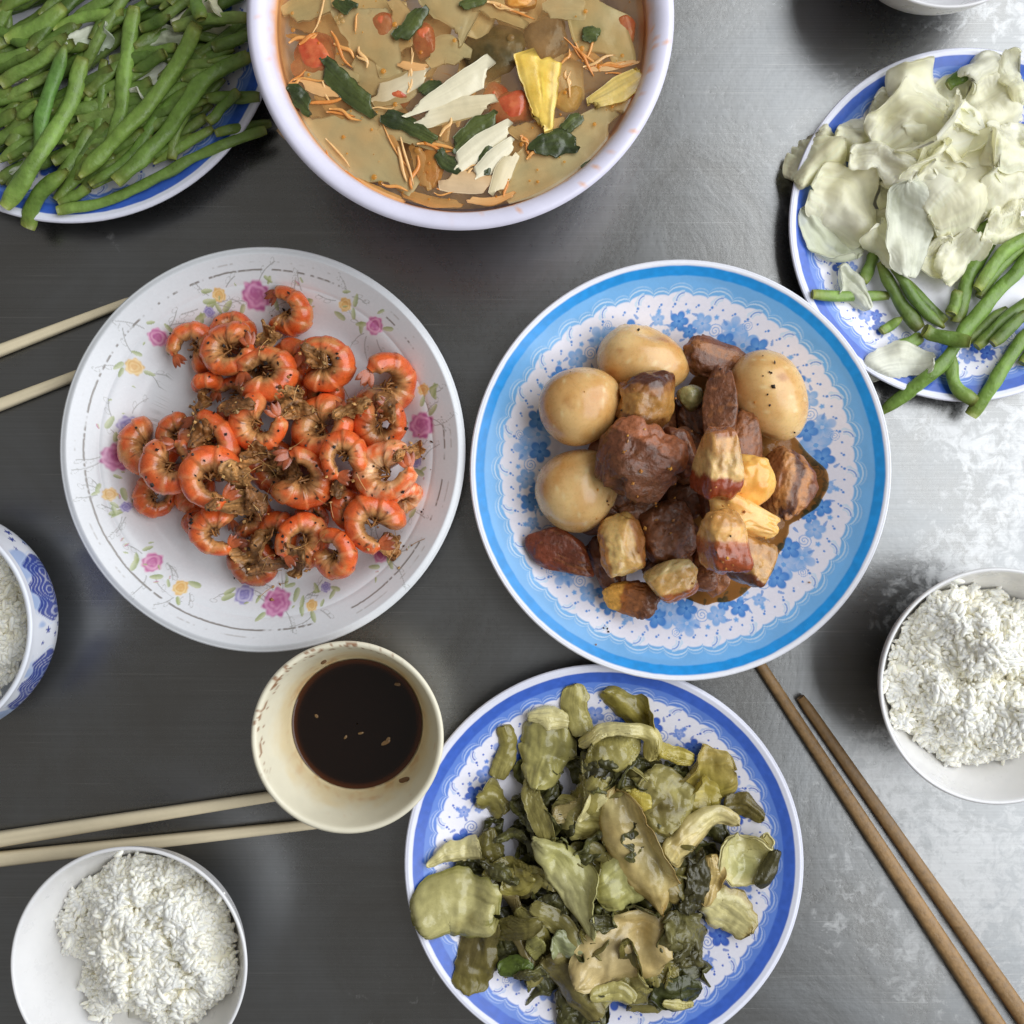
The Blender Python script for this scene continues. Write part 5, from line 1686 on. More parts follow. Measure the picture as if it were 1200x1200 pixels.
def layered(stops, axis=1, wob=0.25):
    """bands across the piece: skin, fat and lean"""
    def fn(u, sd):
        t = u[:, axis] + wob * fbm(u * 1.8, sd + 2)
        col = np.broadcast_to(stops[0][1], u.shape).copy()
        for v, cc in stops[1:]:
            col = mix(col, cc, sstep(v - 0.06, v + 0.06, t))
        n = fbm(u * 3.5, sd + 3)
        col = mix(col, c(132, 78, 38), 0.55 * sstep(0.1, 0.6, fbm(u * 1.9, sd + 8)))
        return col * (1 + 0.25 * n)[:, None]
    return fn


GM = 'pieces of braised pork on the sky blue plate'


def meat(a, b, w, h, ht, ang, fn, label, mat='meat', **kw):
    x, y = c2(a, b)
    o = chunk('braised_pork', hm_pork, x, y, w * 0.44, h * 0.44, ht * 0.74, ang, ZP, fn, M[mat], **kw)
    tag(o, label, 'pork', GM)
    return o


LM = 'dark brown lump of braised pork low in the pile'
egg_top = hm_pork.h.copy()
for k_, (a_, b_) in enumerate(((560, 470), (640, 480), (700, 560), (540, 640), (620, 690), (700, 700), (480, 700), (420, 640), (600, 800), (780, 600), (560, 860), (400, 860), (690, 860), (460, 500))):
    meat(a_, b_, rng.uniform(110, 160), rng.uniform(100, 140), 0.020, rng.uniform(0, 180), meatcol([BR, BRD, c(124, 70, 44)][k_ % 3], BRD * 0.7), LM, boxy=2.8, bump=0.18)
    hm_pork.h = np.minimum(hm_pork.h, 0.019)
meat(370, 735, 130, 90, 0.014, 20, meatcol(BRD, BRD * 0.6), LM)
meat(800, 690, 110, 120, 0.014, 10, meatcol(BR, BRD), LM)
meat(520, 480, 150, 120, 0.016, 40, meatcol(BRD, BRD * 0.6), LM)
meat(600, 560, 150, 130, 0.018, 60, meatcol(c(120, 74, 44), BRD), LM)
meat(745, 470, 90, 120, 0.016, 0, meatcol(BR, BRD), LM)
meat(400, 545, 110, 80, 0.014, 30, meatcol(BR, BRD), LM)
meat(690, 300, 170, 110, 0.020, -18, layered([(-9, BRD), (0.0, c(150, 96, 54)), (0.55, c(110, 62, 34))]), 'glossy rounded brown pork piece between two eggs at the back', bump=0.12)
meat(755, 540, 104, 190, 0.022, -6, meatcol(BR * 0.9, BRD), 'dark lean pork slab leaning below the speckled egg', boxy=2.6)
meat(580, 555, 86, 140, 0.022, 10, meatcol(c(112, 58, 34), BRD), 'small dark pork nub in the centre of the pile')
meat(880, 632, 136, 205, 0.024, -16, layered([(-9, c(140, 88, 48)), (-0.5, c(184, 128, 74)), (-0.15, c(96, 56, 32)), (0.25, c(176, 118, 66)), (0.6, c(120, 68, 38))], axis=0, wob=0.35), 'brown pork piece with a dark hollow beside the gravy', bump=0.18)
meat(280, 832, 226, 112, 0.019, -26, meatcol(c(134, 64, 38), c(92, 46, 28)), 'reddish brown pointed lean pork piece sticking out towards the border', bump=0.12, taper=-0.3)
meat(655, 900, 86, 70, 0.016, 0, meatcol(c(130, 80, 54), BRD), 'little round brown meat lump beside the tan fat cube', boxy=2.2)
meat(470, 950, 140, 100, 0.016, -14, layered([(-9, YOLK), (-0.45, c(176, 104, 46)), (-0.1, BR), (0.4, BRD)], axis=0), 'brown pork scrap with yellow yolk stuck to one end', bump=0.2)
meat(620, 402, 76, 84, 0.022, 0, lambda u, sd: mix(np.broadcast_to(c(150, 146, 92), u.shape), c(190, 182, 130), np.clip(0.5 + fbm(u * 3, sd), 0, 1)), 'pale greenish whole shallot between egg and meat strip', 'fat', boxy=2.1, bump=0.05)
meat(492, 432, 150, 160, 0.030, -10, layered([(-9, BRD), (-0.75, c(120, 76, 36)), (-0.35, c(176, 128, 66)), (0.45, c(150, 98, 48)), (0.72, c(84, 44, 24))]), 'tan fatty pork cube with dark skin touching the dented egg', 'fat', boxy=3.5, taper=0.2)
meat(752, 640, 140, 165, 0.028, 10, lambda u, sd: mix(np.broadcast_to(c(242, 194, 104), u.shape), c(228, 160, 66), np.clip(0.4 + fbm(u * 2.5, sd), 0, 1)), 'broken orange yolk half showing beside the red pork skin', 'egg', boxy=2.3, bump=0.10)
meat(735, 728, 200, 96, 0.024, -14, lambda u, sd: mix(np.broadcast_to(c(244, 200, 122), u.shape), c(234, 170, 80), np.clip(0.4 + fbm(u * 2.5, sd), 0, 1)), 'torn yellow egg white wedge below the broken yolk', 'egg', boxy=3.0, bump=0.16, taper=-0.2)
meat(750, 842, 124, 112, 0.024, -24, layered([(-9, c(104, 52, 26)), (-0.62, c(196, 150, 86)), (0.3, c(180, 132, 72))]), 'tan fat cube with a brown skin edge at the gravy rim', 'fat', boxy=4)
meat(460, 580, 200, 186, 0.032, -30, layered([(-9, BRD), (-0.35, c(108, 62, 38)), (0.45, c(164, 98, 62))], axis=1, wob=0.3), 'large dark lean pork lump with a pinkish brown end', bump=0.2, boxy=3.2)
meat(690, 440, 96, 210, 0.026, -10, meatcol(c(126, 76, 46), c(96, 56, 34)), 'long brown lean strip of pork lying over the centre', boxy=2.8, bump=0.12)
meat(655, 590, 120, 170, 0.030, -6, layered([(-9, c(146, 62, 30)), (-0.34, c(226, 188, 124)), (0.35, c(206, 156, 92)), (0.8, BR)]), 'pork belly block with glossy red brown skin and pale fat', 'fat', boxy=5, bump=0.10)
meat(545, 765, 150, 160, 0.030, 15, meatcol(c(140, 90, 60), c(104, 62, 40)), 'rough brown lean pork chunk in front of the pile', bump=0.15)
meat(430, 805, 120, 175, 0.028, 14, layered([(-9, c(196, 136, 68)), (-0.65, c(228, 192, 122)), (0.1, c(220, 176, 104)), (0.65, c(170, 112, 58))], axis=0), 'glossy cream coloured lump of pork fat', 'fat', boxy=2.6, bump=0.13)
meat(556, 892, 136, 120, 0.026, 20, layered([(-9, c(160, 90, 40)), (-0.6, c(214, 170, 100)), (0.2, c(222, 196, 136))]), 'pale cream fat cube with a browned lower edge', 'fat', boxy=3.2, bump=0.10)
meat(664, 788, 136, 150, 0.032, -4, layered([(-9, c(156, 74, 36)), (-0.05, c(176, 96, 46)), (0.12, c(214, 164, 94)), (0.7, c(190, 138, 72))]), 'square pork cube with orange brown skin and fat on top', 'fat', boxy=5, bump=0.10)

# gravy pool
t = np.linspace(0, 2 * PI, 160, endpoint=False)
gx, gy = P(*c2(690, 640), 0.006)
rad0 = np.array([S(n_) for n_ in (250 * 0.43333 * (1 + 0.16 * vnoise(np.stack([np.cos(t) * 2, np.sin(t) * 2, 0 * t], -1), 3) + 0.03 * vnoise(np.stack([np.cos(t) * 9, np.sin(t) * 9, 0 * t], -1), 4)))])
px0, py0, pR = plates['pork']
zl = blue_lip(0.112, 0.028)
rows = []
for k in np.linspace(0.02, 1, 16):
    xs, ys = gx + rad0 * 1.02 * k * np.cos(t), gy + rad0 * 1.12 * k * np.sin(t)
    zz = zl(np.minimum(np.hypot(xs - px0, ys - py0) / pR, 1)) * pR
    zz = np.maximum(zz, 0.0062 * (k < 0.93)) + 0.0004 + 0.0005 * (1 - k ** 6)
    rows.append(np.stack([xs, ys, zz], -1))
o = make('gravy_pool', np.array(rows).reshape(-1, 3), grid_faces(16, 160, False, True), M['gravy'])
tag(o, 'thin brown gravy pooled under the braised pork', 'gravy')
hm_pork.h = np.maximum(hm_pork.h, egg_top)
spots = [P(*c2(*p_), 0.038) for p_ in ((818, 292), (830, 340), (834, 342), (812, 350), (838, 380), (846, 312), (824, 400), (832, 428), (912, 498), (396, 686), (484, 218), (294, 340), (406, 1042), (408, 1050), (402, 1036), (496, 772), (600, 745), (680, 775), (645, 815), (430, 445), (640, 470), (700, 330), (838, 862), (395, 1040))]
crumbs('pepper_grains', hm_pork, spots, M['pepper'], 0.0007, 'black pepper grains dotted over the eggs and braised pork', 'pepper', [c(30, 24, 22), c(44, 32, 26)])
spots = [P(*c2(rng.normal(600, 130), rng.normal(680, 150)), 0.03) for _ in range(60)]
crumbs('yolk_crumbs', hm_pork, spots, M['egg'], 0.0007, 'tiny yellow yolk crumbs stuck on the braised pork', 'crumbs', [c(226, 160, 70), c(200, 130, 60), c(150, 96, 48)])

# ------------------------------------------------------------------ rice
def grain():
    lon, lat = 6, 5
    vs = [[0, 0, 1]]
    for i in range(1, lat):
        a = PI * i / lat
        for j in range(lon):
            b = 2 * PI * j / lon
            vs.append([math.sin(a) * math.cos(b), math.sin(a) * math.sin(b), math.cos(a)])
    vs.append([0, 0, -1])
    fs = []
    for j in range(lon):
        fs.append([0, 1 + j, 1 + (j + 1) % lon])
    for i in range(lat - 2):
        for j in range(lon):
            a, b = 1 + i * lon + j, 1 + i * lon + (j + 1) % lon
            fs.append([a, a + lon, b + lon])
            fs.append([a, b + lon, b])
    e = len(vs) - 1
    for j in range(lon):
        fs.append([e, e - lon + (j + 1) % lon, e - lon + j])
    return np.array(vs), np.array(fs)


GV, GF = grain()


def grains_mesh(X, Y, Z, tangent_tilt, ln=0.0039, wd=0.00140):
    n = len(X)
    yaw = rng.uniform(0, 2 * PI, n)
    pit = rng.normal(0, tangent_tilt, n)
    d = np.stack([np.cos(yaw) * np.cos(pit), np.sin(yaw) * np.cos(pit), np.sin(pit)], -1)
    s = np.cross(d, np.array([0, 0, 1.0]))
    s /= np.linalg.norm(s, axis=1)[:, None] + 1e-9
    u = np.cross(s, d)
    l = ln * rng.uniform(0.7, 1.15, n)
    w = wd * rng.uniform(0.85, 1.2, n)
    bend = rng.uniform(-0.35, 0.35, n)
    V = (GV[None, :, 2:3] * l[:, None, None]) * d[:, None] + (GV[None, :, 0:1] * w[:, None, None] + bend[:, None, None] * (GV[None, :, 2:3] ** 2) * w[:, None, None]) * s[:, None] + (GV[None, :, 1:2] * w[:, None, None]) * u[:, None]
    V = V + np.stack([X, Y, Z], -1)[:, None]
    Fq = GF[None] + (np.arange(n) * len(GV))[:, None, None]
    tone = rng.uniform(0.94, 1.03, n)
    warm = rng.random(n)
    col = c(251, 249, 238)[None] * tone[:, None]
    col = mix(col, c(247, 240, 220), 0.4 * warm)
    return V.reshape(-1, 3), Fq.reshape(-1, 3), np.repeat(col, len(GV), axis=0)


def rice(bx, by, bR, zr, off, rad, hgt, n, label, seed, notch=None):
    """mound of cooked grains: clumpy surface, grains lying every way, filled down to the bowl"""
    cx_, cy_ = bx + off[0], by + off[1]

    def surf(x, y):
        r = np.hypot(x - cx_, y - cy_) / rad
        z = hgt * (1 - sstep(0.45, 1.12, r) * 1.0)
        q = np.stack([x * 60, y * 60, 0 * x], -1)
        bil = np.abs(vnoise(q * 0.9, seed)) + 0.4 * np.abs(vnoise(q * 2.0, seed + 3))
        z = z + 0.013 * (fbm(q * 0.75, seed + 9, 2)) - 0.020 * (0.55 - bil) * (bil < 0.55) + 0.0012 * fbm(q * 4, seed + 5, 2)
        return z
    # bowl inner wall radius at a height
    zi = np.array([b * zr for a, b in RICE_IN][::-1])
    ri = np.array([a * bR for a, b in RICE_IN][::-1])
    Xs, Ys, Zs = [], [], []
    while sum(map(len, Xs)) < n:
        a = rng.uniform(0, 2 * PI, 4000)
        r = bR * np.sqrt(rng.uniform(0, 1, 4000))
        x, y = bx + r * np.cos(a), by + r * np.sin(a)
        z = zr * 0.52 + surf(x, y) + rng.uniform(-0.0013, 0.0005, 4000)
        lim = np.interp(z, zi, ri) - 0.0015
        rr = np.hypot(x - cx_, y - cy_) / rad
        keep = (r < lim) & (rr < 1.10 + 0.08 * vnoise(np.stack([np.cos(a) * 4, np.sin(a) * 4, 0 * a], -1), seed))
        Xs.append(x[keep])
        Ys.append(y[keep])
        Zs.append(z[keep])
    X, Y, Z = (np.concatenate(q)[:n] for q in (Xs, Ys, Zs))
    V, Fq, C = grains_mesh(X, Y, Z, 0.20)
    # the packed body under the loose grains
    t = np.linspace(0, 2 * PI, 90, endpoint=False)
    rr = np.linspace(0.01, 1.06, 40)[:, None] * rad
    x, y = cx_ + rr * np.cos(t), cy_ + rr * np.sin(t)
    z = zr * 0.52 + surf(x, y) - 0.0004
    dist = np.hypot(x - bx, y - by)
    lim = np.interp(z, zi, ri) - 0.001
    k = np.minimum(1, lim / np.maximum(dist, 1e-6))
    x, y = bx + (x - bx) * k, by + (y - by) * k
    B = np.stack([x, y, z], -1).reshape(-1, 3)
    low = np.stack([bx + 0.45 * bR * np.cos(t), by + 0.45 * bR * np.sin(t), 0 * t + 0.2 * zr], -1)
    B = np.vstack([B, low])
    fb = grid_faces(41, 90, False, True)
    tri = np.vstack([fb[:, [0, 1, 2]], fb[:, [0, 2, 3]]])
    V2 = np.vstack([V, B])
    F2 = np.vstack([Fq, tri + len(V)])
    C2 = np.vstack([C, np.broadcast_to(c(250, 246, 230), (len(B), 3))])
    o = make('cooked_rice', V2, F2, M['rice'], None, C2)
    tag(o, label, 'rice', None, 'stuff')
    return o


rice(rbx, rby, rbR, 0.056, (-0.004, 0.004), 0.053, 0.026, 2300, 'fluffy white rice mounded in the bowl by the wooden chopsticks', 21)
rice(blx, bly, blR, 0.056, (0.008, 0.006), 0.050, 0.024, 2300, 'clumped white rice heaped to one side of the bowl near the sauce', 52)
rice(lbx, lby, lbR, 0.058, (0.0, 0.0), 0.055, 0.021, 2100, 'white rice filling the blue patterned porcelain bowl', 83)


def stray(px_, py_, z, label):
    x, y = P(px_, py_, z)
    V, Fq, C = grains_mesh(np.array([x]), np.array([y]), np.array([z]), 0.05)
    o = make('rice_grain', V, Fq, M['rice'], None, C)
    tag(o, label, 'rice grain', 'loose rice grains')


stray(1122, 681, 0.0545, 'loose rice grain on the rim of the bowl by wooden chopsticks')
stray(1038, 805, 0.052, 'loose rice grain on the inner wall of the bowl by wooden chopsticks')
stray(139, 1001, 0.0565, 'flattened rice grain on the rim of the bowl near the sauce')
stray(258, 1052, 0.054, 'rice grain clinging inside the bowl near the sauce bowl')
x_, y_ = P(51, 1184, 0.04)
o = chunk('burnt_flake', None, 51, 1184, 14, 6, 0.002, 50, 0.04, lambda u, sd: np.broadcast_to(c(34, 28, 24), u.shape), M['pepper'], z=0.0415, n=6)
tag(o, 'black burnt flake lying on the rice near the sauce bowl', 'flake')

# ------------------------------------------------------------------ soup
ZL = 0.0735


def s4(a, b):
    return 270 + a * 0.45, b * 0.45


xl, yl = sbx, sby
o = disk('soup_broth', xl, yl, ZL, 0.0893, M['broth'], None, nr=50, nt=160, zf=lambda x, y: 0.0003 * fbm(np.stack([x * 90, y * 90, 0 * x], -1), 5))
tag(o, 'clear orange tinged broth filling the large lilac bowl', 'broth')

GS = 'pieces floating in the soup'
SL, SLW = c(234, 218, 176), c(246, 238, 208)


def sl(pts, w, depth, label, col=SL, col2=SLW, mat='slice', cat='vegetable slice', name='vegetable_slice', **kw):
    a = dict(curl=0.1, thick=0.0020, wrinkle=0.0005, rag=0.07, veins=0.05, tip=9, blunt=12, nu=40, nv=17, skew=rng.uniform(-0.8, 0.8), crisp=0.8)
    a.update(kw)
    z = ZL + depth
    o = leaf(name, None, [s4(*p) for p in pts], np.asarray(w) * 0.49, z, col, M[mat], col2=col2, z=z, **a)
    tag(o, label, cat, GS)
    return o


LSO = 'blurred pale vegetable slice sunk under the soup surface'
for k in range(34):
    a, rr = rng.uniform(0, 2 * PI), 420 * math.sqrt(rng.uniform(0, 1))
    cx_, cy_ = 606 + rr * math.cos(a), 70 + rr * math.sin(a)
    d, ln = rng.uniform(0, PI), rng.uniform(45, 90)
    sl([(cx_ - ln * math.cos(d), cy_ - ln * math.sin(d)), (cx_ + ln * math.cos(d), cy_ + ln * math.sin(d))], [rng.uniform(60, 110), rng.uniform(80, 140)], -0.006 - 0.007 * rng.random(), LSO,
       col=[c(252, 232, 186), c(246, 210, 150), c(240, 196, 140), c(250, 226, 176)][k % 4], col2=c(250, 226, 180), tilt=rng.uniform(-0.2, 0.2))
# big flat slices just below or at the surface
sl([(330, 20), (370, 90), (380, 170)], [120, 125, 120], -0.0019, 'large pale slice lying flat near the tomato wedge', tilt=0.03)
sl([(560, -20), (590, 30), (595, 100)], [130, 110, 10], -0.0019, 'triangular pale slice beside the green leaf and tomato')
sl([(960, 0), (960, 70), (985, 150)], [160, 140, 120], -0.0020, 'wide pale slice under the orange shreds', col=c(232, 214, 164))
sl([(210, 310), (310, 390), (420, 480)], [150, 190, 90], -0.0018, 'broad translucent pale slice against the bowl wall', col=c(240, 230, 196), tilt=0.05)
sl([(720, 480), (850, 410), (990, 320)], [90, 150, 90], -0.0020, 'long pale slice lying along the bowl wall', col=c(238, 222, 176))
sl([(320, 180), (370, 200), (420, 210)], [60, 90, 60], -0.003, LSO, col=c(206, 180, 130))
for k, (p, w) in enumerate((([(200, 180), (260, 200), (330, 215)], [50, 70, 40]), ([(420, 30), (450, 80), (440, 140)], [60, 80, 50]), ([(150, 40), (190, 20), (250, 0)], [50, 70, 60]), ([(1000, 290), (1030, 240), (1060, 190)], [50, 60, 40]), ([(740, 330), (790, 350), (860, 330)], [40, 60, 40]), ([(520, 150), (560, 130), (610, 150)], [50, 70, 50]), ([(820, 30), (870, 20), (930, 30)], [40, 60, 50]), ([(340, 270), (390, 300), (430, 290)], [40, 50, 30]), ([(780, 440), (830, 430), (900, 390)], [40, 60, 30]), ([(650, 30), (700, 20), (760, 50)], [50, 60, 40]))):
    sl(p, w, -0.0021 - 0.0005 * (k % 3), 'small pale slice half sunk among the larger soup slices', col=[c(240, 218, 168), c(244, 206, 150), c(236, 222, 180)][k % 3], tilt=rng.uniform(-0.06, 0.06))
# steep strips
for k, (p, w, dp, lb) in enumerate([
    ([(470, 290), (580, 235), (670, 180)], [16, 50, 66], 0.002, 'long pale wedge strip standing proud of the broth'),
    ([(500, 310), (590, 285), (675, 270)], [40, 56, 40], 0.0008, 'pale strip lying just under the long wedge strip'),
    ([(590, 430), (650, 380), (725, 330)], [46, 52, 34], 0.0012, 'pale strip with a pinkish end between green leaf cuts'),
    ([(640, 460), (690, 410), (735, 370)], [36, 44, 26], 0.0010, 'short pale strip beside the narrow green cut'),
    ([(690, 500), (715, 440), (735, 405)], [30, 44, 30], 0.0008, 'small pale strip near the bowl edge'),
    ([(380, 340), (460, 350), (560, 390)], [30, 40, 20], -0.0015, LSO),
    ([(380, 250), (440, 230), (510, 190)], [50, 70, 40], -0.0006, 'pale translucent slice over the small tomato piece'),
    ([(560, 470), (620, 475), (680, 480)], [50, 52, 40], 0.0004, 'clear peach tinted slice afloat by the bowl edge')]):
    sl(p, w, dp, lb, tilt=0.2 if k < 5 else 0.05, curl=0.3, col=[SLW, SL, SLW, SLW, SL, SL, c(208, 178, 128), c(226, 176, 116)][k])

GRN, GRN2 = c(46, 58, 26), c(86, 96, 46)
for p, w, lb in [
    ([(245, 170), (300, 225), (370, 285)], [50, 56, 40], 'dark green leaf strip floating near the bowl wall'),
    ([(155, 240), (180, 255), (205, 285)], [40, 46, 30], 'small dark green leaf square at the bowl wall'),
    ([(395, 300), (460, 325), (535, 365)], [40, 40, 24], 'green leaf strip crossing in front of the pale strips'),
    ([(585, 385), (630, 345), (690, 300)], [46, 52, 34], 'broad ribbed green leaf cut between pale strips'),
    ([(660, 450), (665, 415), (672, 375)], [28, 32, 24], 'narrow upright green leaf cut among pale strips'),
    ([(540, 395), (560, 420), (595, 440)], [30, 40, 26], 'crumpled green leaf bit by the orange shreds'),
    ([(440, 100), (470, 65), (500, 20)], [36, 44, 28], 'curved green leaf beside the tomato piece'),
    ([(285, 0), (300, 15), (320, 20)], [36, 36, 26], 'small olive green herb near the bubbles'),
    ([(600, 15), (630, 8), (665, -5)], [20, 26, 18], 'thin green leaf at the far side of the soup'),
    ([(918, 90), (938, 88), (958, 92)], [34, 38, 30], 'tiny green leaf square on the orange shreds'),
    ([(780, 390), (850, 370), (905, 380)], [24, 70, 30], 'ragged dark green herb under the pineapple'),
    ([(870, 340), (890, 315), (915, 300)], [30, 40, 24], 'dark herb sprig behind the pineapple piece'),
    ([(495, 240), (525, 225), (555, 220)], [22, 32, 22], 'green leaf end behind the long wedge strip'),
    ([(918, 436), (940, 425), (962, 410)], [10, 18, 10], 'dark green flake against the bowl wall')]:
    sl(p, w, 0.0012, lb, col=GRN, col2=GRN2, mat='veg', cat='herb', name='green_leaf', wrinkle=0.0009, wscale=150, rag=0.3, thick=0.0008, curl=0.25, veins=0.35)

RED_, RED2 = c(190, 70, 40), c(220, 124, 76)


def lump(a, b, w, h, ht, ang, dp, col, col2, label, cat, name, **kw):
    x, y = s4(a, b)
    o = chunk(name, None, x, y, w * 0.45, h * 0.45, ht, ang, ZL, lambda u, sd: mix(np.broadcast_to(col, u.shape), col2, np.clip(0.35 + 0.9 * fbm(u * 2.4, sd), 0, 1)), M['veg'], z=ZL + dp, **kw)
    tag(o, label, cat, GS)
    return o


lump(220, 132, 116, 110, 0.012, 20, -0.0052, RED_, RED2, 'red tomato wedge near the bowl wall', 'tomato', 'tomato_piece')
lump(500, 98, 66, 92, 0.010, 10, -0.0048, RED_, RED2, 'small red tomato piece beside the curved green leaf', 'tomato', 'tomato_piece')
lump(735, 275, 130, 92, 0.012, 15, -0.0050, RED_, RED2, 'tomato wedge beside the pineapple', 'tomato', 'tomato_piece')
lump(438, 242, 58, 60, 0.008, 30, -0.0035, RED_, RED2, 'little tomato scrap beneath a pale slice', 'tomato', 'tomato_piece')
lump(1032, 60, 60, 80, 0.010, 0, -0.0058, RED_, RED2, 'hazy red tomato piece sunk at the bowl wall', 'tomato', 'tomato_piece')
lump(690, 110, 170, 150, 0.012, 20, -0.0090, c(112, 98, 60), c(70, 66, 44), 'murky dark piece of fish sunk in the middle of the soup', 'fish', 'fish_piece')
lump(830, 85, 120, 110, 0.012, 30, -0.0070, c(150, 120, 92), c(110, 86, 66), 'greyish brown fish piece near the orange shreds', 'fish', 'fish_piece')
lump(520, 430, 70, 110, 0.008, -10, -0.0040, c(220, 140, 56), c(232, 166, 84), 'orange carrot slab sunk by the bowl edge', 'carrot', 'carrot_piece')
lump(760, 0, 90, 40, 0.006, 0, -0.0020, c(226, 150, 60), c(232, 176, 90), 'orange carrot piece at the far side of the soup', 'carrot', 'carrot_piece')
# pineapple pieces
sl([(815, 330), (810, 240), (800, 150)], [44, 80, 120], 0.0012, 'fan shaped yellow pineapple piece with fibrous ridges', col=c(232, 190, 76), col2=c(242, 214, 118), mat='veg', cat='pineapple', name='pineapple_piece', thick=0.005, veins=0.3, wrinkle=0.0006, wscale=160, skew=0.3, rag=0.10, tip=6, crisp=0.7)
sl([(940, 270), (1010, 235), (1075, 195)], [30, 60, 44], 0.0006, 'pale yellow pineapple slice at the bowl wall', col=c(220, 186, 92), col2=c(232, 208, 130), mat='veg', cat='pineapple', name='pineapple_piece', thick=0.004, veins=0.25)
lump(880, 255, 90, 60, 0.006, 20, -0.0035, c(214, 170, 78), c(224, 192, 110), 'submerged yellow pineapple chunk behind the fan piece', 'pineapple', 'pineapple_piece')

# carrot shreds
CAR = [c(236, 166, 92), c(244, 192, 128), c(228, 146, 72)]
sh = [(190, 100, 80, 20), (230, 30, 120, 75), (290, 130, 110, -60), (330, 60, 50, 80), (470, 180, 110, 88), (250, 260, 110, 10), (300, 300, 90, -20), (280, 400, 100, -50), (260, 420, 60, -70), (430, 380, 130, -60), (460, 420, 130, -75), (480, 450, 90, 80),
      (540, 385, 110, -10), (560, 330, 60, 60), (770, 380, 60, -60), (790, 400, 50, 40), (885, 220, 70, 88), (900, 130, 90, -45), (930, 150, 100, -50), (960, 160, 90, 20), (1000, 170, 100, 5), (940, 120, 70, 70), (720, 20, 110, -15), (760, 40, 70, -20), (870, 150, 50, 60),
      (380, 500, 90, -30), (330, 470, 80, -40), (430, 490, 70, -15), (620, 440, 60, 20), (715, 490, 50, 80), (820, 380, 60, 35), (400, 280, 60, 5), (175, 200, 60, 40), (210, 210, 90, 0), (345, 150, 60, -70), (1020, 200, 90, -10), (560, 500, 60, 5), (250, 240, 60, -70)]
sh = sh + [(a + rng.uniform(-16, 16), b + rng.uniform(-16, 16), ln * rng.uniform(0.5, 1.0), ang + rng.uniform(-25, 25)) for a, b, ln, ang in sh[::2]]
for k, (a, b, ln, ang) in enumerate(sh):
    d = math.radians(ang)
    pts = [(a - ln / 2 * math.cos(d), b + ln / 2 * math.sin(d)), (a - ln / 5 * math.cos(d) + rng.uniform(-8, 8), b + ln / 5 * math.sin(d) + rng.uniform(-8, 8)), (a + ln / 5 * math.cos(d) + rng.uniform(-8, 8), b - ln / 5 * math.sin(d) + rng.uniform(-8, 8)), (a + ln / 2 * math.cos(d), b - ln / 2 * math.sin(d))]
    pw = np.array([P(*s4(*p), ZL) for p in pts])
    cl = spline(pw, 12)
    path = np.c_[cl, ZL + 0.0006 + 0.0006 * np.sin(np.linspace(0, 3, 12)) * rng.uniform(-1, 1) + 0 * cl[:, 0]]
    o, _ = tube('carrot_shred', path, np.full(12, 0.0007 * rng.uniform(0.6, 1.6)) * np.sin(np.linspace(0.5, 2.8, 12)), M['veg'], np.broadcast_to(CAR[k % 3], (12, 3)), 6, flat=0.5)
    tag(o, 'thin orange carrot shred floating in the soup', 'carrot shred', GS)
ribs = [([(185, 215), (240, 235), (300, 240)], 30), ([(230, 250), (270, 290), (300, 310)], 26), ([(255, 370), (290, 420), (330, 460)], 20), ([(330, 470), (390, 500), (450, 520)], 22), ([(480, 380), (500, 430), (510, 490)], 40), ([(440, 500), (520, 525), (600, 530)], 26),
        ([(620, 520), (680, 525), (740, 505)], 20), ([(405, 330), (440, 400), (470, 470)], 18), ([(880, 150), (920, 140), (970, 165)], 30), ([(930, 180), (990, 175), (1060, 160)], 18), ([(530, 290), (560, 320), (560, 370)], 24), ([(150, 90), (185, 100), (230, 95)], 18), ([(440, 165), (480, 175), (510, 175)], 22), ([(640, 225), (600, 300), (590, 330)], 16)]
for k, (p, w) in enumerate(ribs):
    sl(p, [w * 0.7, w, w * 0.6], 0.0003 - 0.0012 * (k % 3), 'broad pale orange carrot ribbon floating in the soup', col=c(240, 176, 104), col2=c(244, 202, 146), cat='carrot shred', name='carrot_ribbon', thick=0.0008, curl=0.4, rag=0.2, wrinkle=0.0008)
for a, b, w, h, an, lb in ((400, 60, 60, 70, 30, 'small tomato scrap beside the large flat slice'), (690, 240, 70, 60, 60, 'tomato skin fold touching the long wedge strip'), (190, 170, 70, 60, 40, 'tomato fragment low against the bowl wall')):
    lump(a, b, w, h, 0.008, an, -0.0040, RED_, RED2, lb, 'tomato', 'tomato_piece')
# bubbles
for a, b, r in ((276, 48, 7), (287, 42, 8), (292, 56, 7), (281, 60, 6), (730, 100, 10), (488, 390, 9), (160, 250, 6), (412, 300, 7)):
    x, y = P(*s4(a, b), ZL)
    rr = S(r * 0.45, ZL)
    th = np.linspace(0.02, PI / 2, 6)
    t = np.linspace(0, 2 * PI, 14, endpoint=False)
    V = np.stack([x + rr * np.sin(th)[:, None] * np.cos(t), y + rr * np.sin(th)[:, None] * np.sin(t), ZL + 0.0005 + rr * 0.6 * np.cos(th)[:, None] + 0 * t], -1).reshape(-1, 3)
    o = make('bubble', V, grid_faces(6, 14, False, True), M['broth'])
    tag(o, 'tiny clear bubble on the soup surface', 'bubble', 'bubbles on the soup')

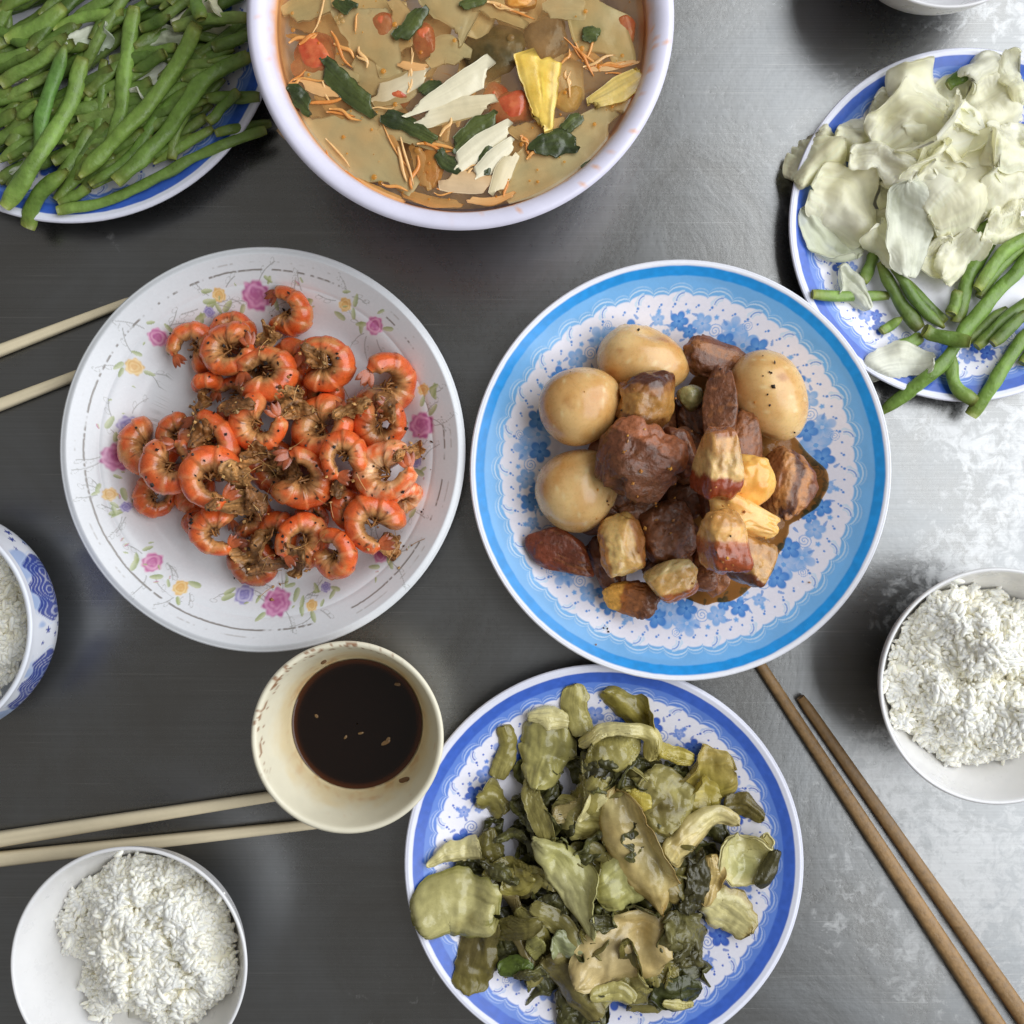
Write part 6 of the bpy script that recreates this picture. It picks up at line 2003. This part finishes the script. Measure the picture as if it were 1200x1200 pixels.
# oil beads on the broth: many thin glossy lenses, thicker towards the wall
Vs, Fs, k = [], [], 0
for i in range(170):
    a = rng.uniform(0, 2 * PI)
    rr = 0.087 * (1 - abs(rng.normal(0, 0.28))) if i % 3 else 0.087 * math.sqrt(rng.uniform(0, 1))
    r0 = 0.0003 + 0.0011 * rng.random() ** 2.5
    cx_, cy_ = xl + rr * math.cos(a), yl + rr * math.sin(a)
    t = np.linspace(0, 2 * PI, 10, endpoint=False)
    zt = ZL + 0.0009
    Vs.append(np.vstack([np.stack([cx_ + r0 * np.cos(t), cy_ + r0 * np.sin(t), 0 * t + zt - 0.0003], -1), np.stack([cx_ + 0.6 * r0 * np.cos(t), cy_ + 0.6 * r0 * np.sin(t), 0 * t + zt], -1), [[cx_, cy_, zt + 0.0001]]]))
    Fs += [[k + j, k + (j + 1) % 10, k + 10 + (j + 1) % 10, k + 10 + j] for j in range(10)] + [[k + 10 + j, k + 10 + (j + 1) % 10, k + 20] for j in range(10)]
    k += 21
o = make('oil_beads', np.vstack(Vs), Fs, M['oil'])
tag(o, 'orange oil beads floating on the soup', 'oil', None, 'stuff')

# bits in the sauce and on its bowl
hz = HM(sax, say, 0.05, lambda r: np.where(r < 0.035, zs, zs))
for a, b, w, h, an in ((371, 839, 4, 5, 20), (423, 859, 7, 3, 10), (452, 870, 12, 5, 30), (455, 866, 6, 4, 60), (466, 802, 7, 4, 0), (405, 864, 6, 3, 50)):
    o = chunk('garlic_bit', None, a, b, w, h, 0.0012, an, zs, lambda u, sd: np.broadcast_to(c(120, 92, 58), u.shape), M['veg'], z=zs + 0.0001, n=6)
    tag(o, 'tiny tan garlic bit floating in the soy sauce', 'garlic bit', 'garlic bits in the sauce')
for a, b, w, h, an, z, lb in ((474, 914, 14, 6, 15, 0.0285, 'dark sauce flake stuck on the inner wall near the plate of pickles'), (379, 776, 8, 4, 30, 0.037, 'small dark flake high on the inner wall of the sauce bowl')):
    x, y = P(a, b, z)
    o = chunk('sauce_flake', None, a, b, w, h, 0.001, an, z, lambda u, sd: np.broadcast_to(c(92, 62, 30), u.shape), M['pepper'], z=z, n=6)
    tag(o, lb, 'flake', 'flakes in the sauce bowl')


# ------------------------------------------------------------------ chopsticks
def chopstick(p0, p1, w0, w1, label, mat, col, group, z0=None, z1=None, square=0.55):
    """from the thick end p0 to the thin end p1; squared section that rounds towards the tip"""
    z0 = S(w0) * 0.5 + 0.0003 if z0 is None else z0
    z1 = S(w1) * 0.5 + 0.0003 if z1 is None else z1
    a, b = np.array([*P(*p0, z0), z0]), np.array([*P(*p1, z1), z1])
    n = 40
    u = np.linspace(0, 1, n)
    path = a + (b - a) * u[:, None]
    d = (b - a) / np.linalg.norm(b - a)
    s_ = np.cross(d, [0, 0, 1.0])
    s_ /= np.linalg.norm(s_)
    up = np.cross(s_, d)
    nv = 16
    ph = np.linspace(0, 2 * PI, nv, endpoint=False) + PI / 16
    rad = S(np.interp(u, [0, 1], [w0, w1])) / 2
    pw = np.interp(u, [0, 0.75, 1], [5.0, 4.0, 2.6])
    sq = 1 / (np.abs(np.cos(ph))[None] ** pw[:, None] + np.abs(np.sin(ph))[None] ** pw[:, None]) ** (1 / pw[:, None])
    ends = np.where((np.arange(n) == 0) | (np.arange(n) == n - 1), 0.8, 1.0)
    rr = rad[:, None] * sq * ends[:, None]
    V = path[:, None] + rr[..., None] * (np.cos(ph)[:, None] * s_ + np.sin(ph)[:, None] * up)
    k = n * nv
    V = np.vstack([V.reshape(-1, 3), path[:1], path[-1:]])
    Fs = grid_faces(n, nv, False, True).tolist() + [[(j + 1) % nv, j, k] for j in range(nv)] + [[(n - 1) * nv + j, (n - 1) * nv + (j + 1) % nv, k + 1] for j in range(nv)]
    sd = int(rng.integers(1e6))
    U, PHm = np.meshgrid(u * 6, ph, indexing='ij')
    st = vnoise(np.stack([U, np.cos(PHm) * 4, np.sin(PHm) * 4], -1), sd)
    cc = np.broadcast_to(col, st.shape + (3,)) * (1 + 0.10 * st)[..., None]
    cc = np.vstack([cc.reshape(-1, 3), col[None], col[None]])
    o = make('chopstick', V, Fs, M[mat], None, cc)
    tag(o, label, 'chopstick', group)
    return o


PW, DW = c(228, 214, 182), c(152, 120, 80)
chopstick((-270, 514), (159, 350), 20, 9, 'pale bamboo chopstick whose tip points at the floral plate', 'pale_wood', PW, 'pale bamboo chopsticks')
chopstick((-300, 590), (118, 429), 20, 11, 'pale bamboo chopstick slipped under the edge of the floral plate', 'pale_wood', PW, 'pale bamboo chopsticks')
chopstick((-120, 1002), (346, 929), 19, 12, 'pale bamboo chopstick ending at the side of the sauce bowl', 'pale_wood', PW, 'pale bamboo chopsticks')
chopstick((-120, 1020), (385, 964), 18, 11, 'pale bamboo chopstick running between sauce bowl and rice bowl', 'pale_wood', PW, 'pale bamboo chopsticks')
chopstick((1245, 1320), (880, 762), 23, 12, 'brown wooden chopstick with its tip under the sky blue plate', 'dark_wood', DW, 'brown wooden chopsticks')
chopstick((1290, 1322), (938, 817), 22, 12, 'brown wooden chopstick with its whole tip showing on the steel', 'dark_wood', DW * 0.9, 'brown wooden chopsticks')
